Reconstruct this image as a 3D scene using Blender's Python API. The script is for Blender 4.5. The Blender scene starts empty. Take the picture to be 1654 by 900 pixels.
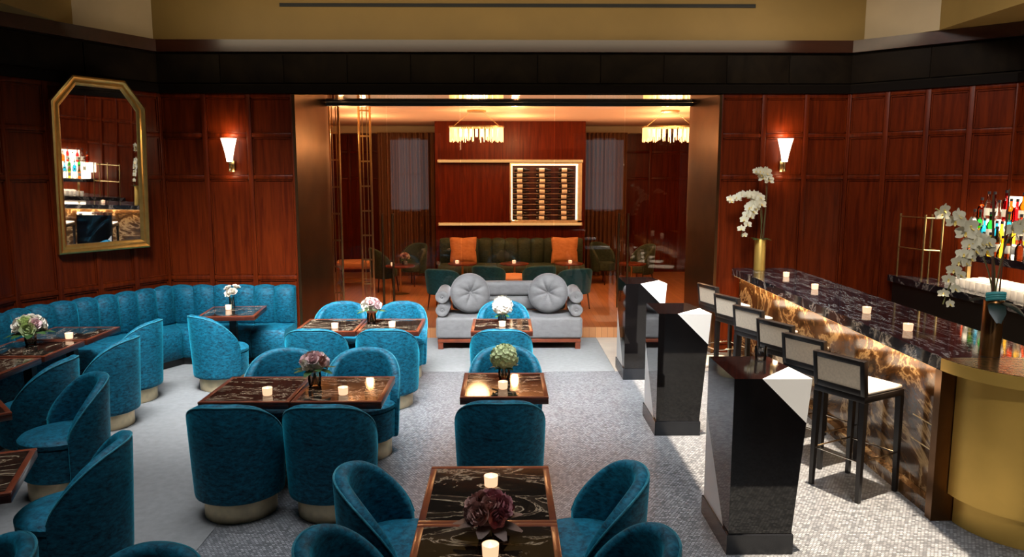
import bpy, bmesh, math, random
from mathutils import Vector, Matrix
random.seed(7)
PI = math.pi
SC = bpy.context.scene
COL = SC.collection
R_ = math.radians

# ------------------------------------------------------------------ materials
def newmat(name):
    m = bpy.data.materials.new(name); m.use_nodes = True
    nt = m.node_tree; nt.nodes.clear()
    out = nt.nodes.new('ShaderNodeOutputMaterial')
    b = nt.nodes.new('ShaderNodeBsdfPrincipled')
    nt.links.new(b.outputs[0], out.inputs[0])
    return m, nt, b, out

def nd(nt, t, **kw):
    n = nt.nodes.new(t)
    for k, v in kw.items():
        if k in n.inputs.keys(): n.inputs[k].default_value = v
        else: setattr(n, k, v)
    return n

def ramp(nt, fac, stops):
    r = nt.nodes.new('ShaderNodeValToRGB')
    e = r.color_ramp.elements
    while len(e) < len(stops): e.new(0.5)
    for el, (p, c) in zip(e, stops):
        el.position = p; el.color = (*c, 1)
    nt.links.new(fac, r.inputs[0])
    return r

def coords(nt, scale=(1, 1, 1), rot=(0, 0, 0)):
    tc = nt.nodes.new('ShaderNodeTexCoord'); mp = nt.nodes.new('ShaderNodeMapping')
    mp.inputs['Scale'].default_value = scale; mp.inputs['Rotation'].default_value = rot
    nt.links.new(tc.outputs['Object'], mp.inputs[0])
    return mp.outputs[0]

def bump(nt, b, height, strength=.3, dist=.01):
    bp = nd(nt, 'ShaderNodeBump', Strength=strength, Distance=dist)
    nt.links.new(height, bp.inputs['Height']); nt.links.new(bp.outputs[0], b.inputs['Normal'])

def plain(name, col, rough=.5, metal=0., noise=0., nscale=20, spec=.5, coat=0., emit=None, estr=0., bmp=0.):
    m, nt, b, _ = newmat(name)
    b.inputs['Base Color'].default_value = (*col, 1)
    b.inputs['Roughness'].default_value = rough; b.inputs['Metallic'].default_value = metal
    b.inputs['Specular IOR Level'].default_value = spec
    b.inputs['Coat Weight'].default_value = coat
    if noise or bmp:
        n = nd(nt, 'ShaderNodeTexNoise', Scale=nscale, Detail=4.)
        nt.links.new(coords(nt), n.inputs['Vector'])
        if noise:
            r = ramp(nt, n.outputs['Fac'], [(.3, [c*(1-noise) for c in col]), (.7, [min(1, c*(1+noise)) for c in col])])
            nt.links.new(r.outputs[0], b.inputs['Base Color'])
        if bmp: bump(nt, b, n.outputs['Fac'], bmp)
    if emit:
        b.inputs['Emission Color'].default_value = (*emit, 1); b.inputs['Emission Strength'].default_value = estr
    return m

def velvet(name, dark, light, scale=26, sheen=.6, tint=(.3, .8, .9)):
    m, nt, b, _ = newmat(name)
    v = coords(nt, (.8, .8, 1.7), (.12, .1, .2))
    n = nd(nt, 'ShaderNodeTexNoise', Scale=scale, Detail=5., Roughness=.7, Distortion=.35)
    nt.links.new(v, n.inputs['Vector'])
    r = ramp(nt, n.outputs['Fac'], [(.34, dark), (.66, light)])
    nt.links.new(r.outputs[0], b.inputs['Base Color'])
    b.inputs['Roughness'].default_value = .62
    b.inputs['Specular IOR Level'].default_value = .25
    b.inputs['Sheen Weight'].default_value = sheen
    b.inputs['Sheen Roughness'].default_value = .35
    b.inputs['Sheen Tint'].default_value = (*tint, 1)
    bump(nt, b, n.outputs['Fac'], .35, .006)
    return m

def wood(name, dark, light, rough=.28, coat=.3, stretch=(14, 14, .9), spec=.5):
    m, nt, b, _ = newmat(name)
    n = nd(nt, 'ShaderNodeTexNoise', Scale=1.6, Detail=6., Roughness=.6, Distortion=.7)
    nt.links.new(coords(nt, stretch), n.inputs['Vector'])
    r = ramp(nt, n.outputs['Fac'], [(.3, dark), (.72, light)])
    nt.links.new(r.outputs[0], b.inputs['Base Color'])
    b.inputs['Roughness'].default_value = rough
    b.inputs['Coat Weight'].default_value = coat; b.inputs['Coat Roughness'].default_value = .15
    b.inputs['Specular IOR Level'].default_value = spec
    return m

def marble(name, stops, scale=3., stretch=(1, 1, 1), rot=(0, 0, .6), rough=.08, dist=2.5, fine=1.):
    m, nt, b, _ = newmat(name)
    tc = nt.nodes.new('ShaderNodeTexCoord'); oi = nt.nodes.new('ShaderNodeObjectInfo'); off = nd(nt, 'ShaderNodeVectorMath', operation='MULTIPLY_ADD')
    cmb = nt.nodes.new('ShaderNodeCombineXYZ'); nt.links.new(oi.outputs['Random'], cmb.inputs[0]); nt.links.new(oi.outputs['Random'], cmb.inputs[1]); off.inputs[1].default_value = (9, 5, 0)
    nt.links.new(cmb.outputs[0], off.inputs[0]); nt.links.new(tc.outputs['Object'], off.inputs[2])
    mp = nt.nodes.new('ShaderNodeMapping'); mp.inputs['Scale'].default_value = stretch; mp.inputs['Rotation'].default_value = rot
    nt.links.new(off.outputs[0], mp.inputs[0]); v = mp.outputs[0]
    a = nd(nt, 'ShaderNodeTexNoise', Scale=scale, Detail=7., Roughness=.62, Distortion=dist)
    nt.links.new(v, a.inputs['Vector'])
    r = ramp(nt, a.outputs['Fac'], stops)
    nt.links.new(r.outputs[0], b.inputs['Base Color'])
    b.inputs['Roughness'].default_value = rough
    return m

def glass(name, tint=(1, 1, 1), ior=1.5, rough=0.):
    m, nt, b, out = newmat(name); nt.nodes.remove(b)
    t = nd(nt, 'ShaderNodeBsdfTransparent'); t.inputs[0].default_value = (*tint, 1)
    g = nd(nt, 'ShaderNodeBsdfGlossy'); g.inputs['Roughness'].default_value = rough
    f = nd(nt, 'ShaderNodeFresnel', IOR=ior)
    mx = nt.nodes.new('ShaderNodeMixShader')
    nt.links.new(f.outputs[0], mx.inputs[0]); nt.links.new(t.outputs[0], mx.inputs[1]); nt.links.new(g.outputs[0], mx.inputs[2])
    nt.links.new(mx.outputs[0], out.inputs[0])
    return m

def emis(name, col, s):
    m, nt, b, out = newmat(name); nt.nodes.remove(b)
    e = nd(nt, 'ShaderNodeEmission', Strength=s); e.inputs[0].default_value = (*col, 1)
    nt.links.new(e.outputs[0], out.inputs[0])
    return m

def tiles(name, c1, c2, mortar, bw, rh, rough=.4, ms=.004, bias=0., sq=False, bmp=.25, metal=0., rot=(0, 0, 0), scale=1., off=.5):
    m, nt, b, _ = newmat(name)
    br = nt.nodes.new('ShaderNodeTexBrick'); br.offset = off
    br.inputs['Color1'].default_value = (*c1, 1); br.inputs['Color2'].default_value = (*c2, 1)
    br.inputs['Mortar'].default_value = (*mortar, 1); br.inputs['Scale'].default_value = scale
    br.inputs['Mortar Size'].default_value = ms; br.inputs['Mortar Smooth'].default_value = .2
    br.inputs['Bias'].default_value = bias
    br.inputs['Brick Width'].default_value = bw; br.inputs['Row Height'].default_value = rh
    v = coords(nt, (1, 1, 1), rot)
    nt.links.new(v, br.inputs['Vector'])
    n = nd(nt, 'ShaderNodeTexNoise', Scale=1.3, Detail=3.)
    nt.links.new(v, n.inputs['Vector'])
    mx = nd(nt, 'ShaderNodeMix', data_type='RGBA', blend_type='MULTIPLY'); mx.inputs[0].default_value = .35
    r = ramp(nt, n.outputs['Fac'], [(.3, (.6, .6, .6)), (.7, (1, 1, 1))])
    nt.links.new(br.outputs['Color'], mx.inputs[6]); nt.links.new(r.outputs[0], mx.inputs[7])
    nt.links.new(mx.outputs[2], b.inputs['Base Color'])
    b.inputs['Roughness'].default_value = rough; b.inputs['Metallic'].default_value = metal
    if bmp:
        iv = nd(nt, 'ShaderNodeMath', operation='SUBTRACT'); iv.inputs[0].default_value = 1
        nt.links.new(br.outputs['Fac'], iv.inputs[1]); bump(nt, b, iv.outputs[0], bmp, .003)
    return m

M = {}
M['teal'] = velvet('teal_velvet', (.0006, .024, .046), (.004, .15, .245), scale=30, sheen=.5, tint=(.03, .6, .85))
M['teal_pipe'] = velvet('teal_piping', (.01, .12, .17), (.03, .26, .36))
M['green'] = velvet('green_velvet', (.018, .03, .018), (.05, .075, .045), tint=(.6, .8, .6), sheen=.3)
M['darkteal'] = velvet('dark_teal_velvet', (.006, .05, .06), (.012, .1, .12), sheen=.3)
M['silver'] = velvet('silver_velvet', (.145, .14, .14), (.185, .18, .182), scale=12, sheen=.5, tint=(.9, .9, .95))
M['rust'] = velvet('rust_velvet', (.50, .20, .07), (.66, .30, .12), scale=14, sheen=.3, tint=(1, .7, .4))
M['peach'] = plain('peach_leather', (.72, .33, .13), .5)
M['brass'] = plain('brushed_brass', (.62, .44, .19), .3, 1., noise=.12, nscale=8)
M['pale_brass'] = plain('pale_brass', (.86, .69, .43), .42, .55, noise=.12, nscale=14, bmp=.05)
M['frame_gold'] = plain('gilt_frame', (.70, .42, .12), .34, 1., noise=.12, nscale=12)
M['bronze'] = plain('polished_bronze', (.16, .08, .034), .32, 1., noise=.15, nscale=3)
M['soffit'] = plain('mirror_bronze', (.55, .36, .20), .06, 1.)
M['bronze_wood'] = plain('bronze_cylinder', (.22, .10, .03), .3, .7, noise=.3, nscale=6)
M['wall'] = wood('mahogany_panelling', (.055, .0055, .0008), (.145, .019, .0025), rough=.36, coat=0, spec=.13)
M['darkwood'] = wood('dark_mahogany', (.03, .006, .003), (.07, .014, .006))
M['tablewood'] = wood('table_mahogany', (.10, .020, .008), (.19, .042, .016), rough=.3, stretch=(5, 5, 5))
M['blackwood'] = plain('black_lacquered_wood', (.012, .009, .008), .3)
M['black'] = plain('black_metal', (.008, .008, .008), .45)
M['marble'] = marble('black_gold_marble', [(.0, (.008, .006, .005)), (.50, (.012, .009, .007)), (.527, (.05, .032, .02)), (.542, (.42, .33, .23)), (.557, (.045, .03, .02)), (.66, (.014, .010, .008)), (.70, (.07, .045, .02)), (.74, (.012, .009, .007)), (1, (.012, .009, .007))], 2.0, (1, 2.6, 1), (0, 0, .75), .06, 1.6)
M['bartop'] = marble('blue_black_marble', [(.0, (.006, .006, .008)), (.5, (.014, .015, .020)), (.535, (.06, .06, .07)), (.56, (.35, .32, .29)), (.58, (.05, .05, .055)), (.68, (.02, .02, .026)), (1, (.02, .018, .018))], 2.0, (3.2, .7, 1), (0, 0, .25), .07, 3.)
M['barfront'] = marble('golden_brown_marble', [(.0, (.012, .006, .003)), (.40, (.05, .022, .008)), (.475, (.16, .075, .026)), (.50, (.60, .40, .20)), (.525, (.12, .055, .02)), (.60, (.03, .014, .006)), (.68, (.30, .17, .07)), (.74, (.05, .022, .01)), (1, (.02, .01, .005))], .85, (1, 1.0, 1.5), (.5, 0, 0), .12, 1.6)
M['frieze'] = marble('dark_frieze_stone', [(.3, (.006, .004, .003)), (.7, (.018, .012, .007))], 1.2, rough=.65)
[n for n in M['frieze'].node_tree.nodes if n.type == 'BSDF_PRINCIPLED'][0].inputs['Specular IOR Level'].default_value = .06
M['blackstone'] = plain('polished_black_stone', (.005, .004, .004), .04, noise=.3, nscale=5)
M['whitestone'] = plain('white_stone', (.93, .91, .88), .2)
M['plinth'] = plain('dark_plinth_stone', (.012, .013, .016), .25)
M['gold_plaster'] = plain('gold_plaster', (.27, .168, .045), .55, .1, noise=.08, nscale=2, bmp=.03)
M['gold_lit'] = plain('gold_plaster_lit', (.44, .33, .19), .55, .05, noise=.06, nscale=2, bmp=.03)  # gold plaster with the brighter light of the angled walls in its colour
M['ledge'] = wood('ledge_wood', (.03, .007, .003), (.05, .012, .005), stretch=(.9, 8, 8))
M['mosaic'] = tiles('mosaic_floor', (.34, .345, .36), (.10, .104, .115), (.075, .076, .08), .024, .020, .30, .003)
M['carpet'] = plain('grey_carpet', (.185, .187, .188), .9, noise=.10, nscale=16, bmp=.3)
M['threshold'] = plain('stone_threshold', (.42, .36, .29), .4, noise=.1, nscale=4)
M['parquet'] = tiles('warm_parquet', (.56, .25, .10), (.42, .17, .065), (.10, .035, .012), .5, .09, .3, .002, rot=(0, 0, 1.57), bmp=.05)
M['peach_ceiling'] = plain('warm_ceiling_paint', (.80, .52, .36), .7)
M['ceiling'] = plain('dark_ceiling_paint', (.16, .12, .08), .8)
M['black_paint'] = plain('dark_wall_paint', (.006, .004, .003), .6, spec=.05)
M['mirror'] = plain('mirror_silver', (.80, .80, .80), .015, 1.)
M['glass'] = glass('clear_pane', (.93, .90, .87), 1.42)
M['vaseglass'] = glass('vase_glass', (.86, .84, .78), 1.45, .02)
M['tumbler'] = glass('tumbler_glass', (.95, .95, .95), 1.5, .02)
M['cream'] = plain('cream_leather', (.66, .60, .53), .5, noise=.06, nscale=30)
M['beige_panel'] = plain('beige_woven_panel', (.62, .53, .42), .7, noise=.1, nscale=60)
M['chrome'] = plain('polished_steel', (.75, .70, .62), .12, 1.)
M['goldtile'] = tiles('gold_mosaic_tile', (.50, .33, .13), (.36, .22, .08), (.06, .035, .012), .11, .05, .22, .006, metal=.9, off=.5)
M['golddrum'] = plain('gold_leaf_panel', (.68, .43, .10), .42, .6, noise=.12, nscale=2.2)
M['sconce'] = plain('fluted_glass_lit', (.9, .85, .8), .3, emit=(1, .80, .58), estr=4.5)
M['crystal'] = plain('crystal_lit', (.9, .8, .6), .2, emit=(1, .58, .20), estr=1.7)
M['crystal_hot'] = plain('crystal_bright', (.9, .85, .7), .2, emit=(1, .80, .52), estr=4.)
M['flame'] = emis('candle_flame', (1, .72, .36), 14)
M['wax'] = plain('lit_wax', (.9, .7, .5), .5, emit=(1, .62, .34), estr=1.3)
M['candleglass'] = plain('frosted_candle_glass', (.8, .6, .45), .25, emit=(1, .60, .35), estr=1.15)
M['backlight'] = emis('backlit_panel', (1, .82, .56), 4.5)
M['racklight'] = emis('rack_light', (1, .84, .60), 3.6)
M['strip'] = emis('led_strip', (1, .55, .20), .9)
M['leaf'] = plain('green_leaf', (.035, .09, .022), .4, noise=.3, nscale=12)
M['darkleaf'] = plain('dark_leaf', (.006, .018, .014), .35)
M['dustyleaf'] = plain('dusty_leaf', (.16, .10, .08), .5, noise=.3, nscale=12)
M['ribbon'] = plain('teal_ribbon', (.05, .30, .32), .4)
M['stem'] = plain('plant_stem', (.10, .10, .03), .5)
M['twig'] = plain('brown_stake', (.09, .035, .015), .5)
M['orchid'] = plain('orchid_petal', (.72, .68, .52), .5, noise=.05, nscale=30)
M['orchid_lip'] = plain('orchid_lip', (.75, .55, .12), .5)
M['pinkf'] = plain('blush_petal', (.78, .56, .56), .6, noise=.2, nscale=25)
M['mauvef'] = plain('mauve_petal', (.42, .15, .17), .6, noise=.25, nscale=25)
M['dustyf'] = plain('dusty_rose_petal', (.50, .28, .24), .6, noise=.25, nscale=25)
M['whitef'] = plain('ivory_petal', (.80, .74, .64), .6, noise=.12, nscale=25)
M['greenf'] = plain('pale_green_petal', (.55, .62, .32), .6, noise=.2, nscale=25)
M['curtain'] = wood('bronze_curtain', (.10, .035, .012), (.24, .10, .035), rough=.7, coat=0, stretch=(30, 30, .1))
M['sheer'] = plain('sheer_curtain', (.75, .70, .62), .8)
M['skyglow'] = emis('daylight', (.92, .96, 1), .4)
M['winebottle'] = plain('dark_bottle_glass', (.010, .010, .010), .08)
M['winelabel'] = plain('cream_label', (.9, .84, .72), .6)
for k, c in dict(amber=(.50, .16, .02), clear=(.75, .72, .64), green=(.05, .32, .09), blue=(.05, .30, .42), red=(.42, .03, .04), brown=(.16, .05, .015), gold=(.62, .38, .07)).items():
    M['b_' + k] = glass('bottle_' + k, [min(1, x*1.9+.02) for x in c], 1.5, .03)
M['cap'] = plain('bottle_cap', (.03, .025, .03), .4)
M['glassware'] = plain('barware_glass', (.92, .88, .84), .12, coat=.6, spec=.9)
_g = M['glassware'].node_tree; _b = [n for n in _g.nodes if n.type == 'BSDF_PRINCIPLED'][0]; _b.inputs['Alpha'].default_value = .55

# ------------------------------------------------------------------ mesh helpers
class MB:
    def __init__(s): s.v = []; s.f = []; s.m = []; s.T = Matrix(); s.mi = 0
    def add(s, vs, fs):
        o = len(s.v)
        s.v += [tuple(s.T @ Vector(p)) for p in vs]
        s.f += [tuple(i+o for i in f) for f in fs]; s.m += [s.mi]*len(fs)
    def box(s, x0, x1, y0, y1, z0, z1, bev=0, seg=2):
        if bev <= 0:
            s.add([(x0,y0,z0),(x1,y0,z0),(x1,y1,z0),(x0,y1,z0),(x0,y0,z1),(x1,y0,z1),(x1,y1,z1),(x0,y1,z1)],
                  [(3,2,1,0),(4,5,6,7),(0,1,5,4),(1,2,6,5),(2,3,7,6),(3,0,4,7)])
            return s
        b = bmesh.new(); bmesh.ops.create_cube(b, size=1)
        for v in b.verts:
            v.co = ((x0+x1)/2+v.co.x*(x1-x0), (y0+y1)/2+v.co.y*(y1-y0), (z0+z1)/2+v.co.z*(z1-z0))
        bmesh.ops.bevel(b, geom=b.edges[:], offset=bev, segments=seg, affect='EDGES', profile=.5)
        b.verts.index_update()
        s.add([v.co[:] for v in b.verts], [[v.index for v in f.verts] for f in b.faces]); b.free()
        return s
    def hexa(s, p):   # 8 corner points: bottom ring 0-3, top ring 4-7
        s.add(p, [(3,2,1,0),(4,5,6,7),(0,1,5,4),(1,2,6,5),(2,3,7,6),(3,0,4,7)]); return s
    def prism(s, poly, z0, z1):
        n = len(poly)
        s.add([(x,y,z0) for x,y in poly]+[(x,y,z1) for x,y in poly],
              [tuple(range(n-1,-1,-1)), tuple(range(n,2*n))]+[(i,(i+1)%n,n+(i+1)%n,n+i) for i in range(n)])
        return s
    def grid(s, rows, closed_u=False, closed_v=False, cap=False):
        nr, nc = len(rows), len(rows[0]); vs = [p for r in rows for p in r]; fs = []
        for i in range(nr if closed_v else nr-1):
            for j in range(nc if closed_u else nc-1):
                a, b = i*nc+j, i*nc+(j+1)%nc; c, d = ((i+1)%nr)*nc+(j+1)%nc, ((i+1)%nr)*nc+j
                fs.append((a,b,c,d))
        if cap: fs += [tuple(range(nc-1,-1,-1)), tuple((nr-1)*nc+j for j in range(nc))]
        s.add(vs, fs); return s
    def lathe(s, prof, seg=24, c=(0,0,0), sx=1, sy=1):
        rows = [[(c[0]+sx*max(r,1e-4)*math.cos(2*PI*k/seg), c[1]+sy*max(r,1e-4)*math.sin(2*PI*k/seg), c[2]+z) for k in range(seg)] for r, z in prof]
        return s.grid(rows, closed_u=True, cap=True)
    def tube(s, path, r, seg=8):
        path = [Vector(p) for p in path]; rows = []
        for i, p in enumerate(path):
            t = (path[min(i+1,len(path)-1)]-path[max(i-1,0)]).normalized()
            a = t.cross(Vector((0,0,1)));
            if a.length < 1e-3: a = t.cross(Vector((0,1,0)))
            a.normalize(); b = t.cross(a)
            rr = r[i] if isinstance(r, (list, tuple)) else r
            rows.append([tuple(p+a*rr*math.cos(2*PI*k/seg)+b*rr*math.sin(2*PI*k/seg)) for k in range(seg)])
        return s.grid(rows, closed_u=True, cap=True)
    def ball(s, c, r, seg=10, sc=(1,1,1)):
        n = max(5, seg//2+1)
        return s.lathe([(r*math.sin(PI*i/n)*1, r*sc[2]*-math.cos(PI*i/n)) for i in range(n+1)], seg, c, sc[0], sc[1])
    def build(s, name, mat, parent=None, ang=40):
        me = bpy.data.meshes.new(name); me.from_pydata(s.v, [], s.f)
        for x in (mat if isinstance(mat, (list, tuple)) else [mat]): me.materials.append(x)
        me.polygons.foreach_set('material_index', s.m)
        b = bmesh.new(); b.from_mesh(me); bmesh.ops.recalc_face_normals(b, faces=b.faces[:]); b.to_mesh(me); b.free()
        me.polygons.foreach_set('use_smooth', [True]*len(me.polygons))
        me.set_sharp_from_angle(angle=R_(ang)); me.update()
        o = bpy.data.objects.new(name, me); COL.objects.link(o)
        if parent: o.parent = parent
        return o

def tag(o, label, cat, group=None, kind=None):
    o['label'] = label; o['category'] = cat
    if group: o['group'] = group
    if kind: o['kind'] = kind
    return o
def struct(o): o['kind'] = 'structure'; return o
def thing(name, loc, rz, label, cat, group=None):
    e = bpy.data.objects.new(name, None); COL.objects.link(e); e.empty_display_size = .1
    e.location = loc; e.rotation_euler = (0, 0, rz)
    return tag(e, label, cat, group)
def kids(o): return [c for c in bpy.data.objects if c.parent == o]
def dup(root, loc, rz, label, group=None):
    r = root.copy(); COL.objects.link(r); r.location = loc; r.rotation_euler = (0, 0, rz); r['label'] = label
    if group: r['group'] = group
    for ch in kids(root):
        c = ch.copy(); COL.objects.link(c); c.parent = r
        for g in kids(ch):
            d = g.copy(); COL.objects.link(d); d.parent = c
    return r
def face(fx, fy): return math.atan2(fy, fx)-PI/2      # things are built facing +Y

# ------------------------------------------------------------------ camera
cam = bpy.data.cameras.new('camera'); co = bpy.data.objects.new('camera', cam); COL.objects.link(co)
cam.sensor_width = 36; cam.lens = 1212/1654*36; cam.clip_start = .05
co.location = (0, 0, 2.35); co.rotation_euler = (R_(90-7.75), 0, R_(-.61))
SC.camera = co

# ------------------------------------------------------------------ the setting
struct(MB().box(-1.95, 4.2, -2.5, 8.88, -.1, 0).build('floor', M['mosaic']))
MBc = MB(); MBc.box(-6.2, -1.953, -2.5, 10.82, -.1, .0); MBc.box(-1.953, 1.35, 8.883, 10.82, -.1, 0)
struct(MBc.build('floor_carpet', M['carpet']))
MBc = MB(); MBc.box(1.353, 6.4, 8.883, 10.82, -.1, 0); MBc.box(4.203, 6.4, -2.5, 8.88, -.1, 0)
struct(MBc.build('floor_stone', M['threshold']))
struct(MB().box(-4.6, 5.4, 10.823, 17.4, -.1, .15).build('floor_private_room', M['parquet']))

def panel_wall(name, A, B, z0, z1, ncol, rails, mat, thick=.12):
    A = Vector((*A, 0)); B = Vector((*B, 0)); L = (B-A).length
    m = MB(); u = (B-A).normalized(); n = Vector((-u.y, u.x, 0))
    if n.dot(Vector((0, 4, 0))-A) < 0: n = -n
    m.T = Matrix(((u.x, n.x, 0, A.x), (u.y, n.y, 0, A.y), (0, 0, 1, 0), (0, 0, 0, 1)))
    m.box(0, L, -thick, 0, z0, z1)
    w = L/ncol
    zs = [z0]+[r for r in rails]+[z1]
    for i in range(ncol+1):
        a = max(0, i*w-.032); b = min(L, i*w+.032)
        m.box(a, b, 0, .028, z0, z1, .007)
    for r in rails:
        for i in range(ncol): m.box(i*w+.030, (i+1)*w-.030, 0, .024, r-.028, r+.028, .008)
    # thin inner mouldings around each panel
    for j in range(len(rails)-1):
        for i in range(ncol):
            x0, x1, za, zb = i*w+.036, (i+1)*w-.036, rails[j]+.032, rails[j+1]-.032
            for bx in ((x0, x1, zb-.014, zb), (x0, x1, za, za+.014), (x0, x0+.014, za, zb), (x1-.014, x1, za, zb)):
                m.box(bx[0], bx[1], 0, .014, bx[2], bx[3])
    return struct(m.build(name, mat))
RAIL = [.15, 1.03, 2.34, 2.875, 3.375]
BL = [(-2.70, 9.85), (-4.41, 9.85), (-5.33, 8.15), (-5.62, 4.0), (-5.62, -2.5)]
BR = [(2.80, 9.85), (4.46, 9.85), (5.81, 8.60), (5.95, 4.0), (5.95, -2.5)]
panel_wall('wall_back_left', BL[1], BL[0], 0, 3.40, 3, RAIL, M['wall'])
panel_wall('wall_left', BL[2], BL[1], 0, 3.40, 4, RAIL, M['wall'])
panel_wall('wall_far_left', BL[3], BL[2], 0, 3.40, 8, RAIL, M['wall'])
panel_wall('wall_near_left', BL[4], BL[3], 0, 3.40, 12, RAIL, M['wall'])
RAILR = [.15, 2.34, 2.875, 3.375]
panel_wall('wall_back_right', BR[0], BR[1], 0, 3.40, 3, RAILR, M['wall'])
panel_wall('wall_right', BR[1], BR[2], 0, 3.40, 4, RAILR, M['wall'])
panel_wall('wall_far_right', BR[2], BR[3], 0, 3.40, 8, RAILR, M['wall'])
panel_wall('wall_near_right', BR[3], BR[4], 0, 3.40, 12, RAILR, M['wall'])

ring = [(-5.62, -2.5), (-5.62, 4.0), (-5.33, 8.15), (-4.41, 9.85), (4.46, 9.85), (5.81, 8.60), (5.95, 4.0), (5.95, -2.5)]
def offset_ring(r, d):          # d > 0 moves into the room
    out = []
    for i, p in enumerate(r):
        ns = []
        for a, b in ((i-1, i), (i, i+1)):
            if a < 0 or b >= len(r): continue
            t = Vector(r[b])-Vector(r[a]); t.normalize(); ns.append(Vector((t.y, -t.x)))
        n = sum(ns, Vector((0, 0))).normalized()
        k = d/max(.3, n.dot(ns[0]))
        out.append((p[0]+n.x*k, p[1]+n.y*k))
    return out
def band(name, r, z0, z1, din, dout, mat):
    a = offset_ring(r, din); b = offset_ring(r, -dout)
    m = MB()
    for i in range(len(r)-1):
        m.hexa([(*a[i], z0), (*a[i+1], z0), (*b[i+1], z0), (*b[i], z0), (*a[i], z1), (*a[i+1], z1), (*b[i+1], z1), (*b[i], z1)])
    return struct(m.build(name, mat))
band('trim_1', ring, 3.402, 3.50, .05, .12, M['black_paint'])
band('trim_2', ring, 3.502, 3.908, .0, .12, M['frieze'])
# raised stone blocks of the frieze
m = MB()
for i in range(len(ring)-1):
    A = Vector((*ring[i], 0)); B = Vector((*ring[i+1], 0)); L = (B-A).length; u = (B-A)/L; n = Vector((u.y, -u.x, 0))
    m.T = Matrix(((u.x, n.x, 0, A.x), (u.y, n.y, 0, A.y), (0, 0, 1, 0), (0, 0, 0, 1)))
    k = max(1, round(L/.78)); w = L/k
    for j in range(k): m.box(j*w+.006, (j+1)*w-.006, .001, .018, 3.53, 3.88, .004)
struct(m.build('trim_3', M['frieze']))
band('trim_4', ring, 3.91, 4.058, .06, .12, M['ledge'])
gring = [(-5.15, -2.5), (-5.05, 5.0), (-4.98, 9.03), (-4.43, 9.85), (4.60, 9.85), (5.14, 9.10), (5.25, 5.0), (5.3, -2.5)]
a = offset_ring(gring, .01); b = offset_ring(gring, -.7)
for nm, i, mt in (('wall_upper_near_left', 0, 'gold_plaster'), ('wall_upper_left', 1, 'gold_plaster'), ('wall_upper_corner_left', 2, 'gold_lit'), ('wall_upper_back', 3, 'gold_plaster'), ('wall_upper_corner_right', 4, 'gold_lit'), ('wall_upper_right', 5, 'gold_plaster'), ('wall_upper_near_right', 6, 'gold_plaster')):
    struct(MB().hexa([(*a[i], 4.06), (*a[i+1], 4.06), (*b[i+1], 4.06), (*b[i], 4.06), (*a[i], 5.6), (*a[i+1], 5.6), (*b[i+1], 5.6), (*b[i], 5.6)]).build(nm, M[mt]))
# slot air diffuser in the upper wall
d = thing('air_diffuser', (.185, 9.835, 4.485), 0, 'long black slot air diffuser high in the gold upper wall', 'vent')
mm = MB(); mm.box(-3.0, 3.0, -.012, .004, -.022, -.014); mm.box(-3.0, 3.0, -.012, .004, .014, .022); mm.box(-3.0, -2.99, -.012, .004, -.014, .014); mm.box(2.99, 3.0, -.012, .004, -.014, .014)
mm.build('frame', M['black'], d)
MB().box(-2.99, 2.99, -.006, .003, -.014, .014).build('slot', M['black'], d)
# ceiling with an unseen slot added to let the sun onto the bar aisle
SX0, SX1, SY0, SY1 = 1.50, 2.90, 3.2, 9.5
m = MB()
m.box(-6.2, SX0, -2.6, 10.2, 5.6, 5.75); m.box(SX1, 6.6, -2.6, 10.2, 5.6, 5.75); m.box(SX0, SX1, -2.6, SY0, 5.6, 5.75); m.box(SX0, SX1, SY1, 10.2, 5.6, 5.75)
struct(m.build('ceiling', M['ceiling']))
# wall behind the camera with two tall curtained windows
m = MB(); m.box(-6.2, 6.4, -2.62, -2.5, 0, 1.2); m.box(-6.2, 6.4, -2.62, -2.5, 3.6, 5.6)
for x0, x1 in ((-6.2, -3.9), (-2.1, 2.3), (4.1, 6.4)): m.box(x0, x1, -2.62, -2.5, 1.2, 3.6)
struct(m.build('wall_front', M['darkwood']))
for k, (x0, x1) in enumerate(((-3.9, -2.1), (2.3, 4.1))):
    w = struct(MB().box(x0, x1, -2.60, -2.59, 1.2, 3.6).build('window_%d' % (k+1), M['skyglow']))
    mm = MB()
    for x in (x0, (x0+x1)/2-.02, x1-.04): mm.box(x, x+.04, -2.585, -2.53, 1.2, 3.6)
    for z in (1.2, 2.4, 3.56): mm.box(x0, x1, -2.585, -2.53, z, z+.04)
    mm.build('window_frame', M['blackwood'], w)
    for s in (0, 1):
        cx0, cx1 = (x0-.1, x0+.55) if s == 0 else (x1-.55, x1+.1)
        rows = []
        for z in (1.1, 3.7):
            rows.append([(cx0+(cx1-cx0)*i/40, -2.44+.03*math.sin(i*.9), z) for i in range(41)])
        mm = MB(); mm.grid(rows); mm.grid([[(p[0], p[1]-.004, p[2]) for p in r] for r in rows]); mm.build('curtain', M['sheer'], w)

# ---- portal with bronze jambs, mirror-bronze soffit, glass partition
def jamb(name, s, xf, xb, xo):
    m = MB(); m.hexa([(xf, 9.80, 0), (xo, 9.80, 0), (xo, 10.93, 0), (xb, 10.93, 0), (xf, 9.80, 3.385), (xo, 9.80, 3.385), (xo, 10.93, 3.385), (xb, 10.93, 3.385)])
    return struct(m.build(name, M['bronze']))
jamb('trim_5', -1, -2.665, -2.50, -2.70+.0)
jamb('trim_6', 1, 2.765, 2.66, 2.80)
struct(MB().box(-2.70, 2.80, 9.86, 10.80, 3.386, 3.40).build('trim_7', M['soffit']))
struct(MB().box(-2.9, 3.0, 9.87, 11.0, 3.401, 3.60).build('trim_8', M['black_paint']))
struct(MB().box(-2.50, 2.66, 10.81, 10.90, 3.335, 3.385).build('trim_9', M['black']))
GX = [-2.49, -1.66, -.62, .72, 1.72, 2.65]
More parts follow.
